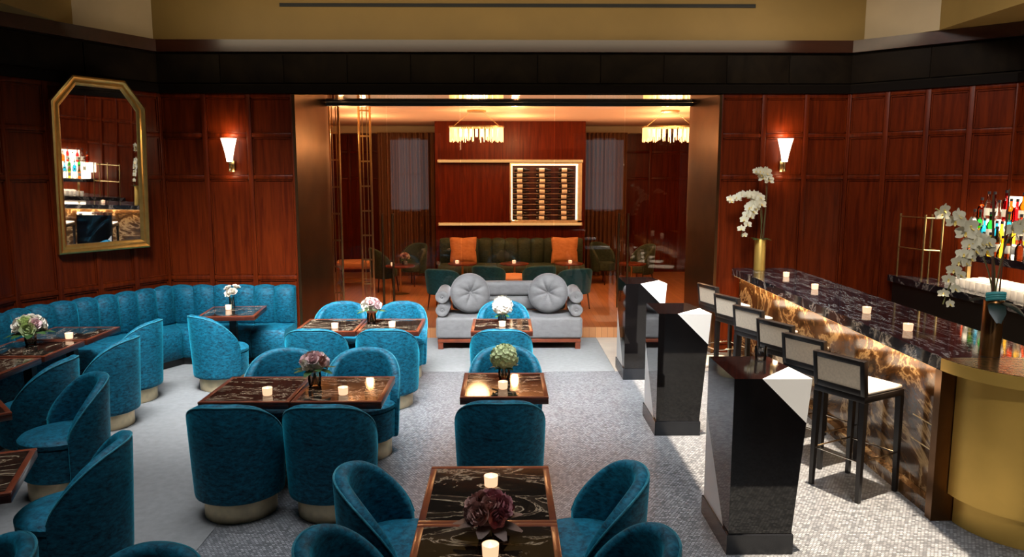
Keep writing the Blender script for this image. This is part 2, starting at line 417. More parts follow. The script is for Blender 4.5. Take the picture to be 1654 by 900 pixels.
def pane(name, i, z1=3.333):
    m = MB(); m.box(GX[i]+.006, GX[i+1]-.006, 10.851, 10.857, .152, z1)
    return struct(m.build(name, M['glass']))
def hbar(x, parent):
    m = MB(); m.tube([(x, 10.80, .45), (x, 10.80, 1.82)], .017, 10)
    for z in (.6, 1.66): m.tube([(x, 10.80, z), (x, 10.852, z)], .009, 8)
    m.build('pull_handle', M['bronze'], parent)
w1 = pane('door_1', 0); hbar(-1.745, w1)
w2 = pane('door_2', 1); hbar(-1.60, w2)
pane('window_3', 2)
w4 = pane('door_3', 3); hbar(1.655, w4)
w5 = pane('door_4', 4); hbar(1.79, w5)

# ---- private dining room behind the glass
Z0 = .15
struct(MB().box(-4.6, 5.4, 10.95, 17.4, 3.46, 3.58).build('ceiling_private_room', M['peach_ceiling']))
panel_wall('wall_private_left', (-4.5, 10.95), (-4.5, 17.3), Z0, 3.46, 6, [.25, 2.3, 2.9, 3.4], M['wall'])
panel_wall('wall_private_right', (5.3, 10.95), (5.3, 17.3), Z0, 3.46, 6, [.25, 2.3, 2.9, 3.4], M['wall'])
panel_wall('wall_private_back', (-4.5, 17.3), (5.3, 17.3), Z0, 3.46, 10, [.25, 2.3, 2.9, 3.4], M['wall'])
m = MB(); m.box(-4.62, -2.70, 9.98, 10.95, 0, 3.46); m.box(2.80, 5.42, 9.98, 10.95, 0, 3.46)
struct(m.build('wall_partition', M['darkwood']))
struct(MB().box(-1.40, 1.66, 15.45, 17.18, Z0, 3.455).build('wall_bay', M['wall']))
# lit cove lip at the sides
m = MB(); m.box(-4.45, -1.42, 16.9, 17.25, 3.30, 3.455); m.box(1.68, 5.25, 16.9, 17.25, 3.30, 3.455)
struct(m.build('trim_10', M['gold_lit']))
def curtain_thing(x0, x1, y, label):
    rows = [[(x0+(x1-x0)*i/60, y+.045*math.sin(i*1.05), z) for i in range(61)] for z in (Z0+.01, 3.29)]
    m = MB(); m.grid(rows); m.grid([[(p[0], p[1]+.012, p[2]) for p in r] for r in rows])
    e = thing('curtain', (0, 0, 0), 0, label, 'curtain')
    m.build('curtain_cloth', M['curtain'], e)
    MB().tube([(x0-.05, y+.05, 3.285), (x1+.05, y+.05, 3.285)], .012).build('curtain_rod', M['brass'], e)
curtain_thing(-2.75, -1.50, 16.6, 'bronze floor-length curtain behind the green chairs, beyond the door beside the banquette corner')
curtain_thing(1.78, 2.70, 16.6, 'bronze floor-length curtain beside the wine rack alcove in the glazed room')

# gold shelves (ledges) across the bay, lit
for z, lab in ((2.655, 'long gilt ledge on the bay wall above the wine rack'), (1.385, 'long gilt ledge on the bay wall below the wine rack, above the green banquette')):
    e = thing('wall_ledge', (.13, 15.45, z), 0, lab, 'ledge')
    MB().box(-1.47, 1.47, -.16, 0, -.03, .03, .006).build('ledge_board', M['pale_brass'], e)
    MB().box(-1.45, 1.45, -.167, -.161, -.022, .022).build('light_strip', M['strip'], e)
# wine rack
RX0, RX1, RZ0, RZ1 = .15, 1.50, 1.42, 2.60
rk = thing('wine_rack', ((RX0+RX1)/2, 15.44, RZ0), 0, 'backlit wine rack of bottles lying on rods in the bay wall', 'wine rack')
W = RX1-RX0; Hh = RZ1-RZ0
mm = MB(); mm.box(-W/2-.03, -W/2, -.14, 0, 0, Hh); mm.box(W/2, W/2+.08, -.14, 0, 0, Hh); mm.box(-W/2-.03, W/2+.08, -.14, 0, Hh, Hh+.02); mm.box(-W/2-.03, W/2+.08, -.14, 0, -.005, .04)
mm.build('frame', M['pale_brass'], rk)
MB().box(-W/2, W/2, -.014, -.004, .045, Hh).build('back_panel', M['darkwood'], rk)
mm = MB(); mm.box(-W/2, W/2, -.13, -.02, Hh-.028, Hh-.002); mm.box(W/2-.035, W/2-.005, -.05, -.02, .05, Hh-.03); mm.box(-W/2+.002, -W/2+.02, -.05, -.02, .05, Hh-.03)
mm.build('light_strip', M['racklight'], rk)
ROWZ = [RZ0+.085+i*(Hh-.14)/9.6 for i in range(10)]
for z in ROWZ:
    mm = MB()
    for y in (-.09, -.035): mm.tube([(-W/2, y, z-RZ0-.045), (W/2, y, z-RZ0-.045)], .003, 6)
    mm.build('rod', M['chrome'], rk)
mm = MB()
wb = [(0, 0), (.036, .0), (.038, .01), (.038, .19), (.030, .225), (.0145, .25), (.0145, .30), (.0, .302)]
mm.lathe(wb, 14); mm.mi = 1; mm.lathe([(.0384, .06), (.0390, .062), (.0390, .165), (.0384, .167)], 14)
wine0 = mm.build('wine_bottle', [M['winebottle'], M['winelabel']])
first = True
for z in ROWZ:
    for c in range(3):
        o = wine0 if first else wine0.copy()
        if not first: COL.objects.link(o)
        first = False
        o.location = (RX0+.06+c*.45+random.uniform(-.008, .008), 15.44-.0625, z-.0005); o.rotation_euler = (0, PI/2, 0)
        tag(o, 'dark wine bottle with cream label lying on the rods of the backlit rack', 'wine bottle', 'wine bottles lying in the rack')

# chandeliers
def chandelier(x, y, label):
    e = thing('chandelier', (x, y, 3.46), 0, label, 'chandelier')
    MB().lathe([(0, -.025), (.16, -.025), (.16, -.001), (0, -.001)], 24).build('ceiling_plate', M['brass'], e)
    mm = MB()
    for sx in (-1, 1): mm.tube([(sx*.10, 0, -.02), (sx*.40, 0, -.27)], .003, 6)
    mm.build('hanging_wire', M['brass'], e)
    mm = MB()
    def ell(t, a=.47, b=.22): return (a*math.copysign(abs(math.cos(t))**.6, math.cos(t)), b*math.copysign(abs(math.sin(t))**.6, math.sin(t)))
    pts = [ell(2*PI*i/60) for i in range(60)]
    mm.grid([[(px*k, py*k, z) for px, py in pts] for k, z in ((1, -.29), (1, -.265), (.9, -.265), (.9, -.29))], closed_u=True, closed_v=True)
    mm.build('frame', M['brass'], e)
    mm = MB()
    for i in range(84):
        px, py = ell(2*PI*(i+.5)/84); L = .20+.025*math.sin(i*1.35)
        mm.tube([(px*.96, py*.96, -.29), (px*.96, py*.96, -.29-L), (px*.96, py*.96, -.31-L)], [.006, .0085, .002], 6)
    mm.build('crystal_fringe', M['crystal'], e)
    mm = MB()
    for i in range(9): mm.tube([(-.36+i*.09, 0, -.31), (-.36+i*.09, 0, -.44)], .02, 8)
    mm.build('bulb', M['crystal_hot'], e)
    l = bpy.data.lights.new('chandelier_light', 'POINT'); l.energy = 34; l.color = (1, .60, .28); l.shadow_soft_size = .2
    lo = bpy.data.objects.new('chandelier_light', l); COL.objects.link(lo); lo.location = (x, y, 3.0)
chandelier(-.465, 13.0, 'lit oval crystal chandelier hanging before the bay wall, near the room centre')
chandelier(2.83, 13.0, 'lit oval crystal chandelier hanging beside the bronze column at the bar side')

# brass lattice screens
def screen(x, y, w, label):
    e = thing('brass_screen', (x, y, Z0), 0, label, 'screen'); h = 3.305
    for k, sx in enumerate((-w/2, w/2-.03)): MB().box(sx, sx+.03, -.02, .02, 0, h, .004).build('post', M['brass'], e)
    mm = MB()
    for q in (1/3, 2/3): mm.box(-w/2+w*q-.006, -w/2+w*q+.006, -.008, .008, .03, h)
    mm.build('rod', M['brass'], e)
    mm = MB()
    for i in range(9): mm.box(-w/2+.03, w/2-.03, -.01, .01, .03+i*.40, .055+i*.40)
    mm.build('rung', M['brass'], e)
screen(-2.52, 11.35, .17, 'narrow brass lattice screen just inside the glass beside the bronze jamb')
screen(-2.24, 12.3, .21, 'narrow brass lattice screen further back beside the orange bench')

# green banquette in the bay
def channel_bank(path, prof, n_per, scal, mat, name, parent, inset=.006, segs=None):
    """pads swept along a polyline; prof = [(depth, z)], depth into the room; channels scallop the front"""
    m = MB()
    for i in (segs or range(len(path)-1)):
        A = Vector(path[i]); B = Vector(path[i+1])
        def nrm(k):
            ns = []
            for a_, b_ in ((k-1, k), (k, k+1)):
                if a_ < 0 or b_ >= len(path): continue
                t = (Vector(path[b_])-Vector(path[a_])).normalized(); ns.append(Vector((-t.y, t.x)))
            n = sum(ns, Vector((0, 0))).normalized(); return n/max(.4, n.dot(ns[0]))
        nA, nB = nrm(i), nrm(i+1)
        n = max(1, round((B-A).length/n_per))
        for j in range(n):
            rows = []
            for q in range(9):
                t = q/8; tt = (j+inset*4*0+t*(1-.02)+.01)/n
                bul = math.sin(PI*min(max(t, .02), .98))**.55
                P = A.lerp(B, tt); N = nA.lerp(nB, tt)
                row = []
                zt = max(z for _, z in prof)
                for (d_, z_) in prof:
                    dd = d_+(scal*(bul-1) if d_ > .03 else 0); zz = z_+(scal*.55*(bul-1) if z_ > zt-.03 else 0)
                    row.append((P.x+N.x*dd, P.y+N.y*dd, zz))
                rows.append(row)
            m.grid(rows, closed_u=True, cap=True)
    return m.build(name, mat, parent, 60)
gb = thing('banquette', (0, 0, 0), 0, 'dark green channel-tufted banquette against the bay wall behind the glass', 'banquette')
gp = [(1.62, 15.43), (-1.32, 15.43)]
bp_ = [(.0, .50), (.12, .50), (.17, .58), (.17, .98), (.14, 1.07), (.08, 1.10), (.0, 1.10)]
channel_bank(gp, bp_, .28, .06, M['green'], 'backrest', gb)
channel_bank(gp, [(0, .27), (.62, .27), (.66, .33), (.66, .54), (.62, .60), (.17, .60), (0, .60)], .56, .02, M['green'], 'seat', gb)
MB().box(-1.30, 1.60, 14.88, 15.42, Z0, .265).build('base', M['blackwood'], gb)
def square_cushion(x, y, z, rz, label, mat):
    S = .27; n = 14; m = MB()
    for sgn in (-1, 1):
        rows = []
        for i in range(n+1):
            row = []
            for j in range(n+1):
                u, v = i/n*2-1, j/n*2-1
                k = 1-.10*(1-abs(u*v)**.5)*max(abs(u), abs(v))**3
                th = .085*((1-u**4)*(1-v**4))**.5
                row.append((u*S*k, sgn*th, v*S*k))
            rows.append(row)
        m.grid(rows)
    o = m.build('cushion', mat, None, 60); o.location = (x, y, z); o.rotation_euler = (R_(-12), 0, rz)
    return tag(o, label, 'cushion')
square_cushion(-.82, 15.06, .875, .08, 'rust orange square cushion on the green banquette beside the chandelier side end', M['rust'])
square_cushion(1.22, 15.06, .875, -.08, 'rust orange square cushion on the green banquette below the wine rack', M['rust'])

# ------------------------------------------------------------------ tub chairs
def shell(m, R0, R1, t, z0, zs, ztop, span=96, p=3., q=.36, n=44, zin=.38):
    rows = []
    for i in range(n+1):
        ph = R_(-span+2*span*i/n)
        s = min(1, abs(math.sin(min(PI/2, abs(ph)*90/span))))
        zt = zs+(ztop-zs)*max(0., 1-s**p)**q
        def rad(z): return R0+(R1-R0)*(z-z0)/(ztop-z0)
        row = []
        def pt(r, z): row.append((r*math.sin(ph), -r*math.cos(ph), z))
        pt(rad(z0)-.02, z0); pt(rad(z0)-.004, z0+.008); pt(rad(z0), z0+.03)
        for k in (.33, .66): zz = z0+.03+(zt-.045-z0-.03)*k; pt(rad(zz), zz)
        h = t/2; zc = zt-h; rc = rad(zc)-h
        for k in range(7):
            a_ = k*PI/6; pt(rc+h*math.cos(a_), zc+h*math.sin(a_))
        for k in (.5, 1.): zz = zc+(zin-zc)*k; pt(rc-h, zz)
        pt(rad(z0)-t-.02, z0)
        rows.append(row)
    m.grid(rows, closed_u=True, cap=True)
    # outer rim path for the piping
    rim = []
    for i in range(n+1):
        ph = R_(-span+2*span*i/n); s = min(1, abs(math.sin(min(PI/2, abs(ph)*90/span))))
        zt = zs+(ztop-zs)*max(0., 1-s**p)**q
        r = R0+(R1-R0)*(zt-z0)/(ztop-z0)-t*.10
        rim.append((r*math.sin(ph), -r*math.cos(ph), zt-t*.20))
    return rim
def make_chair(label):
    e = thing('tub_chair', (0, 0, 0), 0, label, 'chair', 'teal velvet tub chairs around the tables')
    mm = MB(); mm.lathe([(0, 0), (.242, 0), (.245, .004), (.245, .148), (.242, .152), (0, .152)], 48); mm.build('base', M['pale_brass'], e)
    mm = MB(); mm.lathe([(0, .153), (.262, .153), (.276, .166), (.284, .40), (.276, .405), (0, .405)], 48); mm.build('seat', M['teal'], e)
    mm = MB(); mm.lathe([(0, .406), (.272, .406), (.286, .418), (.288, .445), (.272, .462), (.24, .472), (.12, .480), (0, .482)], 48); mm.build('seat_cushion', M['teal'], e)
    mm = MB(); rim = shell(mm, .305, .338, .078, .150, .50, .86); bk = mm.build('backrest', M['teal'], e, 60)
    mm = MB(); mm.tube(rim, .006, 8); mm.build('piping', M['teal_pipe'], bk)
    return e
CH = [  # x, y, facing, label
 (-1.87, 5.10, (0, 1), 'dark teal tub chair before the left table pair, seen from behind nearest the carpet edge'),
 (-1.215, 5.10, (0, 1), 'dark teal tub chair before the left table pair, seen from behind on the aisle side'),
 (-1.90, 6.18, (0, -1), 'teal tub chair across the left table pair, rounded back half hidden behind pink flowers'),
 (-1.21, 6.20, (0, -1), 'teal tub chair across the left table pair, behind its candle at the aisle end'),
 (-1.92, 7.60, (0, 1), 'teal tub chair pushed up to the rear table pair, its back near the banquette side'),
 (-1.20, 7.60, (0, 1), 'teal tub chair at the rear table pair, near side beside the open aisle'),
 (-1.93, 8.67, (0, -1), 'teal tub chair behind the rear table pair, closest to the end of the banquette'),
 (-1.225, 8.67, (0, -1), 'teal tub chair behind the rear table pair, nearest the grey sofa'),
 (-.03, 5.18, (0, 1), 'dark teal tub chair seen from behind, between the foreground table and the green hydrangea'),
 (0.01, 6.25, (0, -1), 'teal tub chair framing the pale green hydrangea on the centre table'),
 (-.03, 7.56, (0, 1), 'teal tub chair with its back against another chair, at the small table by the sofa'),
 (-.01, 8.73, (0, -1), 'teal tub chair between the grey sofa and its small table'),
 (.41, 3.70, (-1, 0), 'dark teal tub chair beside the foreground table, far one on the pedestal side'),
 (-.54, 3.70, (1, 0), 'dark teal tub chair beside the foreground table, far one on the carpet side'),
 (.40, 2.96, (-1, 0), 'dark teal tub chair, near one on the pedestal side of the foreground table'),
 (-.54, 2.96, (1, 0), 'dark teal tub chair, near one on the carpet side of the foreground table'),
 (-3.17, 8.27, (.60, .80), 'bright teal tub chair turned at the small table in the banquette corner'),
 (-3.96, 7.80, (-1, .08), 'teal tub chair at the far end of the long table by the banquette'),
 (-3.80, 6.96, (-1, .05), 'teal tub chair in the middle of the long table by the banquette, gold base lit'),
 (-3.92, 6.13, (-1, -.05), 'shaded teal tub chair at the near end of the long table by the banquette'),
 (-3.30, 5.43, (-.73, -.68), 'teal tub chair turned toward us with its seat showing, between two left-edge tables'),
 (-2.50, 4.15, (-.97, -.22), 'large dark teal tub chair in the left foreground with its grey-green seat showing'),
 (-1.47, 2.63, (-.35, -1), 'teal tub chair of which only the dark top rim shows at the bottom edge'),
 (-2.22, 2.78, (-.8, -.6), 'teal tub chair of which only a corner shows in the bottom left corner'),
]
c0 = None
for x, y, f, lab in CH:
    if c0 is None:
        c0 = make_chair(lab); c0.location = (x, y, 0); c0.rotation_euler = (0, 0, face(*f))
    else: dup(c0, (x, y, 0), face(*f), lab)

# ------------------------------------------------------------------ tables
def make_table(w, d, label):
    e = thing('cafe_table', (0, 0, 0), 0, label, 'table', 'marble topped cafe tables')
    mm = MB(); b = .034
    mm.box(-w/2, w/2, -d/2, -d/2+b, .724, .74, .004); mm.box(-w/2, w/2, d/2-b, d/2, .724, .74, .004)
    mm.box(-w/2, -w/2+b, -d/2+b, d/2-b, .724, .74, .004); mm.box(w/2-b, w/2, -d/2+b, d/2-b, .724, .74, .004)
    mm.build('top_frame', M['tablewood'], e)
    MB().box(-w/2+.001, w/2-.001, -d/2+.001, d/2-.001, .684, .7235, .003).build('apron', M['darkwood'], e)  # shade of the table edge put into the darker apron colour
    MB().box(-w/2+b, w/2-b, -d/2+b, d/2-b, .7238, .738).build('marble_top', M['marble'], e)
    mm = MB(); mm.box(-.04, .04, -.04, .04, .018, .683); mm.box(-.2, .2, -.2, .2, .664, .683); mm.build('column', M['blackwood'], e)
    MB().box(-.15, .15, -.15, .15, 0, .018, .004).build('foot_plate', M['black'], e)
    return e
TB = [
 (-.08, 3.68, 0, 'marble topped table in the foreground, far half of the pair with the mauve bouquet'),
 (-.08, 2.98, 0, 'marble topped table at the bottom edge, near half of the foreground pair'),
 (.0, 5.70, 0, 'single marble topped table under the pale green hydrangea'),
 (-.025, 8.08, 0, 'small marble topped table before the grey sofa, under a white flower ball'),
 (-1.88, 5.60, 0, 'marble topped table of the left pair, half toward the carpet with one candle'),
 (-1.215, 5.60, 0, 'marble topped table of the left pair, half toward the aisle with gold streaked marble'),
 (-1.89, 8.09, 0, 'marble topped table of the rear pair, half toward the banquette'),
 (-1.225, 8.09, 0, 'marble topped table of the rear pair, half toward the sofa'),
 (-3.27, 8.95, R_(6), 'marble topped table set in the banquette corner with white roses'),
 (-4.50, 7.69, R_(90), 'long table by the curved banquette, far unit carrying a candle'),
 (-4.50, 6.99, R_(90), 'long table by the curved banquette, middle unit carrying blush flowers'),
 (-4.50, 6.29, R_(90), 'long table by the curved banquette, unit at the left picture edge'),
 (-3.87, 5.07, R_(43), 'dark table of which only one mahogany corner shows at the left edge'),
 (-2.97, 3.90, R_(22), 'dark marble table at the left edge with its lit mahogany side before the large chair'),
]
t0 = None
for x, y, r, lab in TB:
    if t0 is None: t0 = make_table(.655, .70, lab); t0.location = (x, y, 0); t0.rotation_euler = (0, 0, r)
    else: dup(t0, (x, y, 0), r, lab)

# ------------------------------------------------------------------ candles
def make_candle(label):
    e = thing('candle', (0, 0, 0), 0, label, 'candle', 'lit votive candles')
    mm = MB(); mm.lathe([(0, 0), (.030, 0), (.034, .004), (.037, .056), (.033, .056), (.031, .012), (0, .012)], 24); mm.build('glass_holder', M['candleglass'], e)
    mm = MB(); mm.lathe([(0, .013), (.029, .013), (.030, .036), (0, .038)], 20); wx = mm.build('wax', M['wax'], e)
    mm = MB(); mm.lathe([(0, .0385), (.006, .041), (.007, .046), (.004, .055), (0, .062)], 10); mm.build('flame', M['flame'], wx)
    return e
CA = [
 (-1.76, 5.43, .74, 'lit votive candle on the left table pair, half nearest the carpet'),
 (-1.20, 5.44, .74, 'lit votive candle on the left table pair, half nearest the aisle'),
 (-1.81, 7.90, .74, 'lit votive candle on the rear table pair, banquette half'),
 (-1.21, 7.97, .74, 'lit votive candle on the rear table pair, sofa half'),
 (-3.36, 9.05, .74, 'lit votive candle beside white roses on the banquette corner table'),
 (-4.36, 7.42, .74, 'lit votive candle on the long table by the curved banquette'),
 (-.02, 7.98, .74, 'lit votive candle below the white flower ball by the sofa'),
 (-.01, 5.58, .74, 'lit votive candle below the pale green hydrangea'),
 (-.07, 3.76, .74, 'lit votive candle behind the mauve bouquet on the foreground table'),
 (-.06, 3.02, .74, 'lit votive candle in front of the mauve bouquet at the bottom edge'),
 (3.40, 8.93, 1.15, 'lit votive candle on the bar top, farthest from us'),
 (3.33, 7.92, 1.15, 'lit votive candle on the bar top, second from the far orchid'),
 (3.21, 6.51, 1.15, 'lit votive candle on the bar top, third from the far orchid'),
 (3.17, 5.75, 1.15, 'lit votive candle on the bar top, nearest to the gold drum'),
]
k0 = None
for x, y, z, lab in CA:
    if k0 is None: k0 = make_candle(lab); k0.location = (x, y, z)
    else: dup(k0, (x, y, z), 0, lab)

# ------------------------------------------------------------------ flowers
def sphere_pts(n, zmin=-.5):
    out = []
    for i in range(n):
        z = 1-(1-zmin)*(i+.5)/n; a_ = i*2.39996; r = math.sqrt(max(0, 1-z*z))
        out.append(Vector((r*math.cos(a_), r*math.sin(a_), z)))
    return out
def frame_to(d):
    d = d.normalized(); a_ = d.cross(Vector((0, 0, 1)))
    if a_.length < 1e-3: a_ = Vector((1, 0, 0))
    a_.normalize(); b_ = d.cross(a_)
    return a_, b_, d
def petal(m, c, u, d, L, W, cup=.25):
    """small curved two-sided petal from c along u, facing d"""
    w = u.cross(d)
    rows = []
    for i in range(4):
        t = i/3; ww = W*math.sin(PI*(.12+.80*t))*.5
        p = c+u*L*t+d*(cup*L*t*t)
        rows.append([tuple(p-w*ww+d*cup*.2*ww), tuple(p), tuple(p+w*ww+d*cup*.2*ww)])
    m.grid(rows)
def floret_ball(c, R, n, size, zmin=-.45):
    m = MB()
    for d in sphere_pts(n, zmin):
        a_, b_, _ = frame_to(d); off = random.uniform(0, 2)
        p = Vector(c)+d*R*random.uniform(.9, 1.05)
        for k in range(4):
            an = off+k*PI/2; u = a_*math.cos(an)+b_*math.sin(an)
            petal(m, p, (u+d*.15).normalized(), d, size, size*1.1, .2)
    m.ball(c, R*.92, 12)
    return m
def rose(c, d, R):
    m = MB(); a_, b_, d = frame_to(Vector(d)); c = Vector(c)
    for ring_, (n, rr, tilt, L) in enumerate(((3, .10, 1.3, .75), (4, .28, 1.0, .8), (5, .42, .7, .85), (6, .5, .3, .9))):
        for k in range(n):
            an = k*2*PI/n+ring_*.7; u = a_*math.cos(an)+b_*math.sin(an)
            dirn = (u*math.cos(tilt)+d*math.sin(tilt)).normalized()
            nn = (d*math.cos(tilt)-u*math.sin(tilt)).normalized()
            petal(m, c+u*R*rr*.6-d*R*.25, dirn, nn, R*L, R*1.15, .3)
    m.ball(tuple(c-d*R*.1), R*.45, 8)
    return m
def vase_small(e, r=.05, h=.10):
    m = MB(); m.lathe([(0, 0), (r*.8, 0), (r*.9, .006), (r, h*.5), (r*.92, h), (r*.86, h), (r*.92, h*.5), (r*.8, .014), (0, .012)], 24)
    m.build('vase', M['vaseglass'], e)
    m = MB()
    for k in range(6):
        an = k*PI/3; m.tube([(math.cos(an)*r*.5, math.sin(an)*r*.5, .016), (-math.cos(an)*r*.3, -math.sin(an)*r*.3, h+.05)], .0035, 5)
    m.build('stem', M['stem'], e)
def leaves_ring(e, z, r, n, L, mat='leaf'):
    m = MB()
    for k in range(n):
        an = k*2*PI/n+.3; u = Vector((math.cos(an), math.sin(an), random.uniform(-.1, .3))).normalized()
        petal(m, Vector((math.cos(an)*r*.3, math.sin(an)*r*.3, z)), u, Vector((0, 0, 1)), L, L*.5, -.2)
    m.build('leaf', M[mat], e)
def hydrangea(x, y, label, mat, R=.10, zc=.175, vase_h=.10):
    e = thing('flower_arrangement', (x, y, .74), 0, label, 'flowers')
    vase_small(e, .05, vase_h)
    floret_ball((0, 0, zc), R, 90, .026).build('flower_head', mat, e)
    leaves_ring(e, zc-R*.75, R, 5, R*.9)
def mixed(x, y, label, mats, R=.10, zc=.17, n=9, z=.74, rr=.045, vh=.11, leafmat='leaf'):
    e = thing('flower_arrangement', (x, y, z), 0, label, 'flowers')
    vase_small(e, .052, vh)
    for i, d in enumerate(sphere_pts(n, -.15)):
        c = Vector((0, 0, zc))+Vector((d.x*R*.85, d.y*R*.85, d.z*R*.65))
        rose(c, d, rr*random.uniform(.9, 1.15)).build('bloom', mats[i % len(mats)], e)
    leaves_ring(e, zc-.04, R, 9, R*1.25, leafmat)
    floret_ball((0, 0, zc-.012), R*.68, 40, .02).build('filler_flowers', mats[-1], e)
hydrangea(.0, 5.86, 'pale green hydrangea ball in a small glass vase on the centre table', M['greenf'], .103)
hydrangea(-.02, 8.25, 'white hydrangea ball in a small glass vase on the table by the sofa', M['whitef'], .108)
mixed(-1.47, 8.20, 'blush pink flowers in a glass vase on the rear table pair', [M['pinkf'], M['whitef'], M['pinkf']], .11, .19)
mixed(-1.47, 5.68, 'blush and mauve flowers in a glass vase on the left table pair', [M['pinkf'], M['dustyf'], M['pinkf'], M['whitef']], .105, .18)
mixed(-4.58, 7.16, 'blush and cream bouquet on the long table by the curved banquette', [M['whitef'], M['pinkf'], M['greenf'], M['whitef']], .14, .17, 12, rr=.06)
mixed(-.07, 3.19, 'mauve and dusty pink rose bouquet in a glass vase on the foreground table', [M['mauvef'], M['dustyf'], M['dustyf'], M['mauvef'], M['dustyf']], .105, .125, 13, rr=.045, vh=.085, leafmat='dustyleaf')
e = thing('flower_arrangement', (-3.37, 9.20, .74), 0, 'three white roses in a slim glass bud vase on the banquette corner table', 'flowers')
m = MB(); m.lathe([(0, 0), (.035, 0), (.038, .01), (.030, .10), (.034, .13), (.029, .13), (.025, .10), (.03, .014), (0, .012)], 20); m.build('vase', M['vaseglass'], e)
for c, d in (((-.04, 0, .245), (-.4, -.3, 1)), ((.03, -.03, .205), (.3, -.7, .6)), ((.05, .03, .255), (.4, 0, 1)), ((-.02, -.05, .185), (-.3, -.8, .4))):
    rose(c, d, .05).build('bloom', M['whitef'], e)
m = MB()
for c in ((-.04, 0, .24), (.03, -.03, .20), (.05, .03, .25), (-.02, -.05, .18)): m.tube([(0, 0, .02), c], .003, 5)
m.build('stem', M['stem'], e)

# orchids
def orchid_flower(c, d, s):
    m = MB(); a_, b_, d = frame_to(Vector(d)); c = Vector(c)
    up = -b_ if (-b_).z > b_.z else b_
    side = up.cross(d)
    for an, L, W in ((90, 1, .62), (205, 1, .58), (335, 1, .58), (20, 1.05, 1.05), (160, 1.05, 1.05)):
        u = side*math.cos(R_(an))+up*math.sin(R_(an)); petal(m, c, u, d, s*L, s*W, .12)
    m.mi = 1; petal(m, c+d*s*.1, (-up*.8+d*.5).normalized(), d, s*.5, s*.35, .3); m.ball(tuple(c+d*s*.12), s*.12, 6)
    return m
def arc(P, n=14):
    P = [Vector(p) for p in P]; out = []
    for i in range(n+1):
        t = i/n
        if len(P) == 3: out.append(P[0]*(1-t)**2+P[1]*2*t*(1-t)+P[2]*t*t)
        else: out.append(P[0]*(1-t)**3+P[1]*3*t*(1-t)**2+P[2]*3*t*t*(1-t)+P[3]*t**3)
    return out
def spray(e, P, t0_, n, s, toward=(-.2, -1, .1)):
    path = arc(P, 20)
    st = MB().tube(path, .0045, 6).build('stem', M['stem'], e)
    for i in range(n):
        t = t0_+(1-t0_)*i/(n-.7); k = min(19.99, t*20); j = int(k); p = path[j].lerp(path[j+1], k-j)
        sd = (-1)**i
        d = Vector((toward[0]+.5*sd, toward[1]+random.uniform(-.2, .2), toward[2]+random.uniform(-.3, .3)))
        q = p+Vector((.03*sd, -.02, random.uniform(-.012, .02)))
        orchid_flower(q, d, s*(1-.35*max(0, t-.75)/.25)*random.uniform(.9, 1.08)).build('blossom', [M['orchid'], M['orchid_lip']], st)
def big_vase(e, w, h, mat, rnd=True):
    m = MB()
    m.lathe([(0, 0), (w, 0), (w, .004), (w, h-.004), (w-.003, h), (w-.012, h), (w-.014, h-.05), (0, h-.05)], 36)
    m.build('vase', mat, e)
e = thing('orchid_arrangement', (3.30, 9.60, 1.15), 0, 'white orchids in a gold cylinder vase at the far end of the bar', 'orchid')
big_vase(e, .070, .40, M['golddrum'])
spray(e, [(0, 0, .36), (.02, .0, 1.0), (-.12, -.02, 1.0), (-.27, -.06, .44)], .42, 15, .070)
spray(e, [(.02, .0, .36), (.08, .0, 1.15), (.04, 0, 1.32), (-.10, -.03, 1.26)], .52, 11, .070)
spray(e, [(.0, .0, .36), (.05, .0, 1.0), (-.08, .0, 1.04), (-.46, -.05, .88)], .48, 13, .064)
MB().tube([(.05, .03, .36), (.075, .03, 1.20)], .005, 6).build('stake', M['twig'], e)
m = MB()
for an, L in ((.5, .2), (2.2, .22), (3.8, .18), (5.2, .2)): petal(m, Vector((0, 0, .38)), Vector((math.cos(an), math.sin(an), .5)).normalized(), Vector((0, 0, 1)), L, .08, -.35)
m.build('leaf', M['leaf'], e)
e = thing('orchid_arrangement', (3.285, 4.93, 1.15), 0, 'white orchids with dark leaves in a brown vase at the gold bar end', 'orchid')
big_vase(e, .062, .38, M['bronze_wood'])
spray(e, [(0, 0, .34), (-.04, 0, .60), (-.14, 0, .86), (-.46, -.03, .99)], .50, 9, .066)
spray(e, [(0, 0, .34), (.0, 0, .95), (-.22, -.02, .88), (-.38, -.06, .36)], .48, 17, .052)
spray(e, [(.0, 0, .34), (.02, 0, .80), (.06, 0, 1.0), (.30, -.02, .80)], .55, 7, .062)
MB().tube([(-.01, 0, .36), (-.065, .0, 1.08)], .008, 6).build('stake', M['twig'], e)
MB().tube([(.03, 0, .36), (.038, .0, 1.12)], .005, 6).build('stake', M['twig'], e)
m = MB()
for an, L, up in ((3.0, .15, .7), (4.3, .18, -.05), (5.3, .16, .1), (.3, .14, .4), (1.8, .12, .5)): petal(m, Vector((math.cos(an)*.03, math.sin(an)*.03, .375)), Vector((math.cos(an), math.sin(an), up)).normalized(), Vector((0, 0, 1)), L, .11, -.6)
m.build('leaf', M['darkleaf'], e)
m = MB()
for k in range(3): m.tube(arc([(-.075, -.03, .39+.016*k), (-.03, -.085, .41+.016*k), (.02, -.075, .40+.016*k)], 8), .014, 6)
m.build('ribbon', M['ribbon'], e)

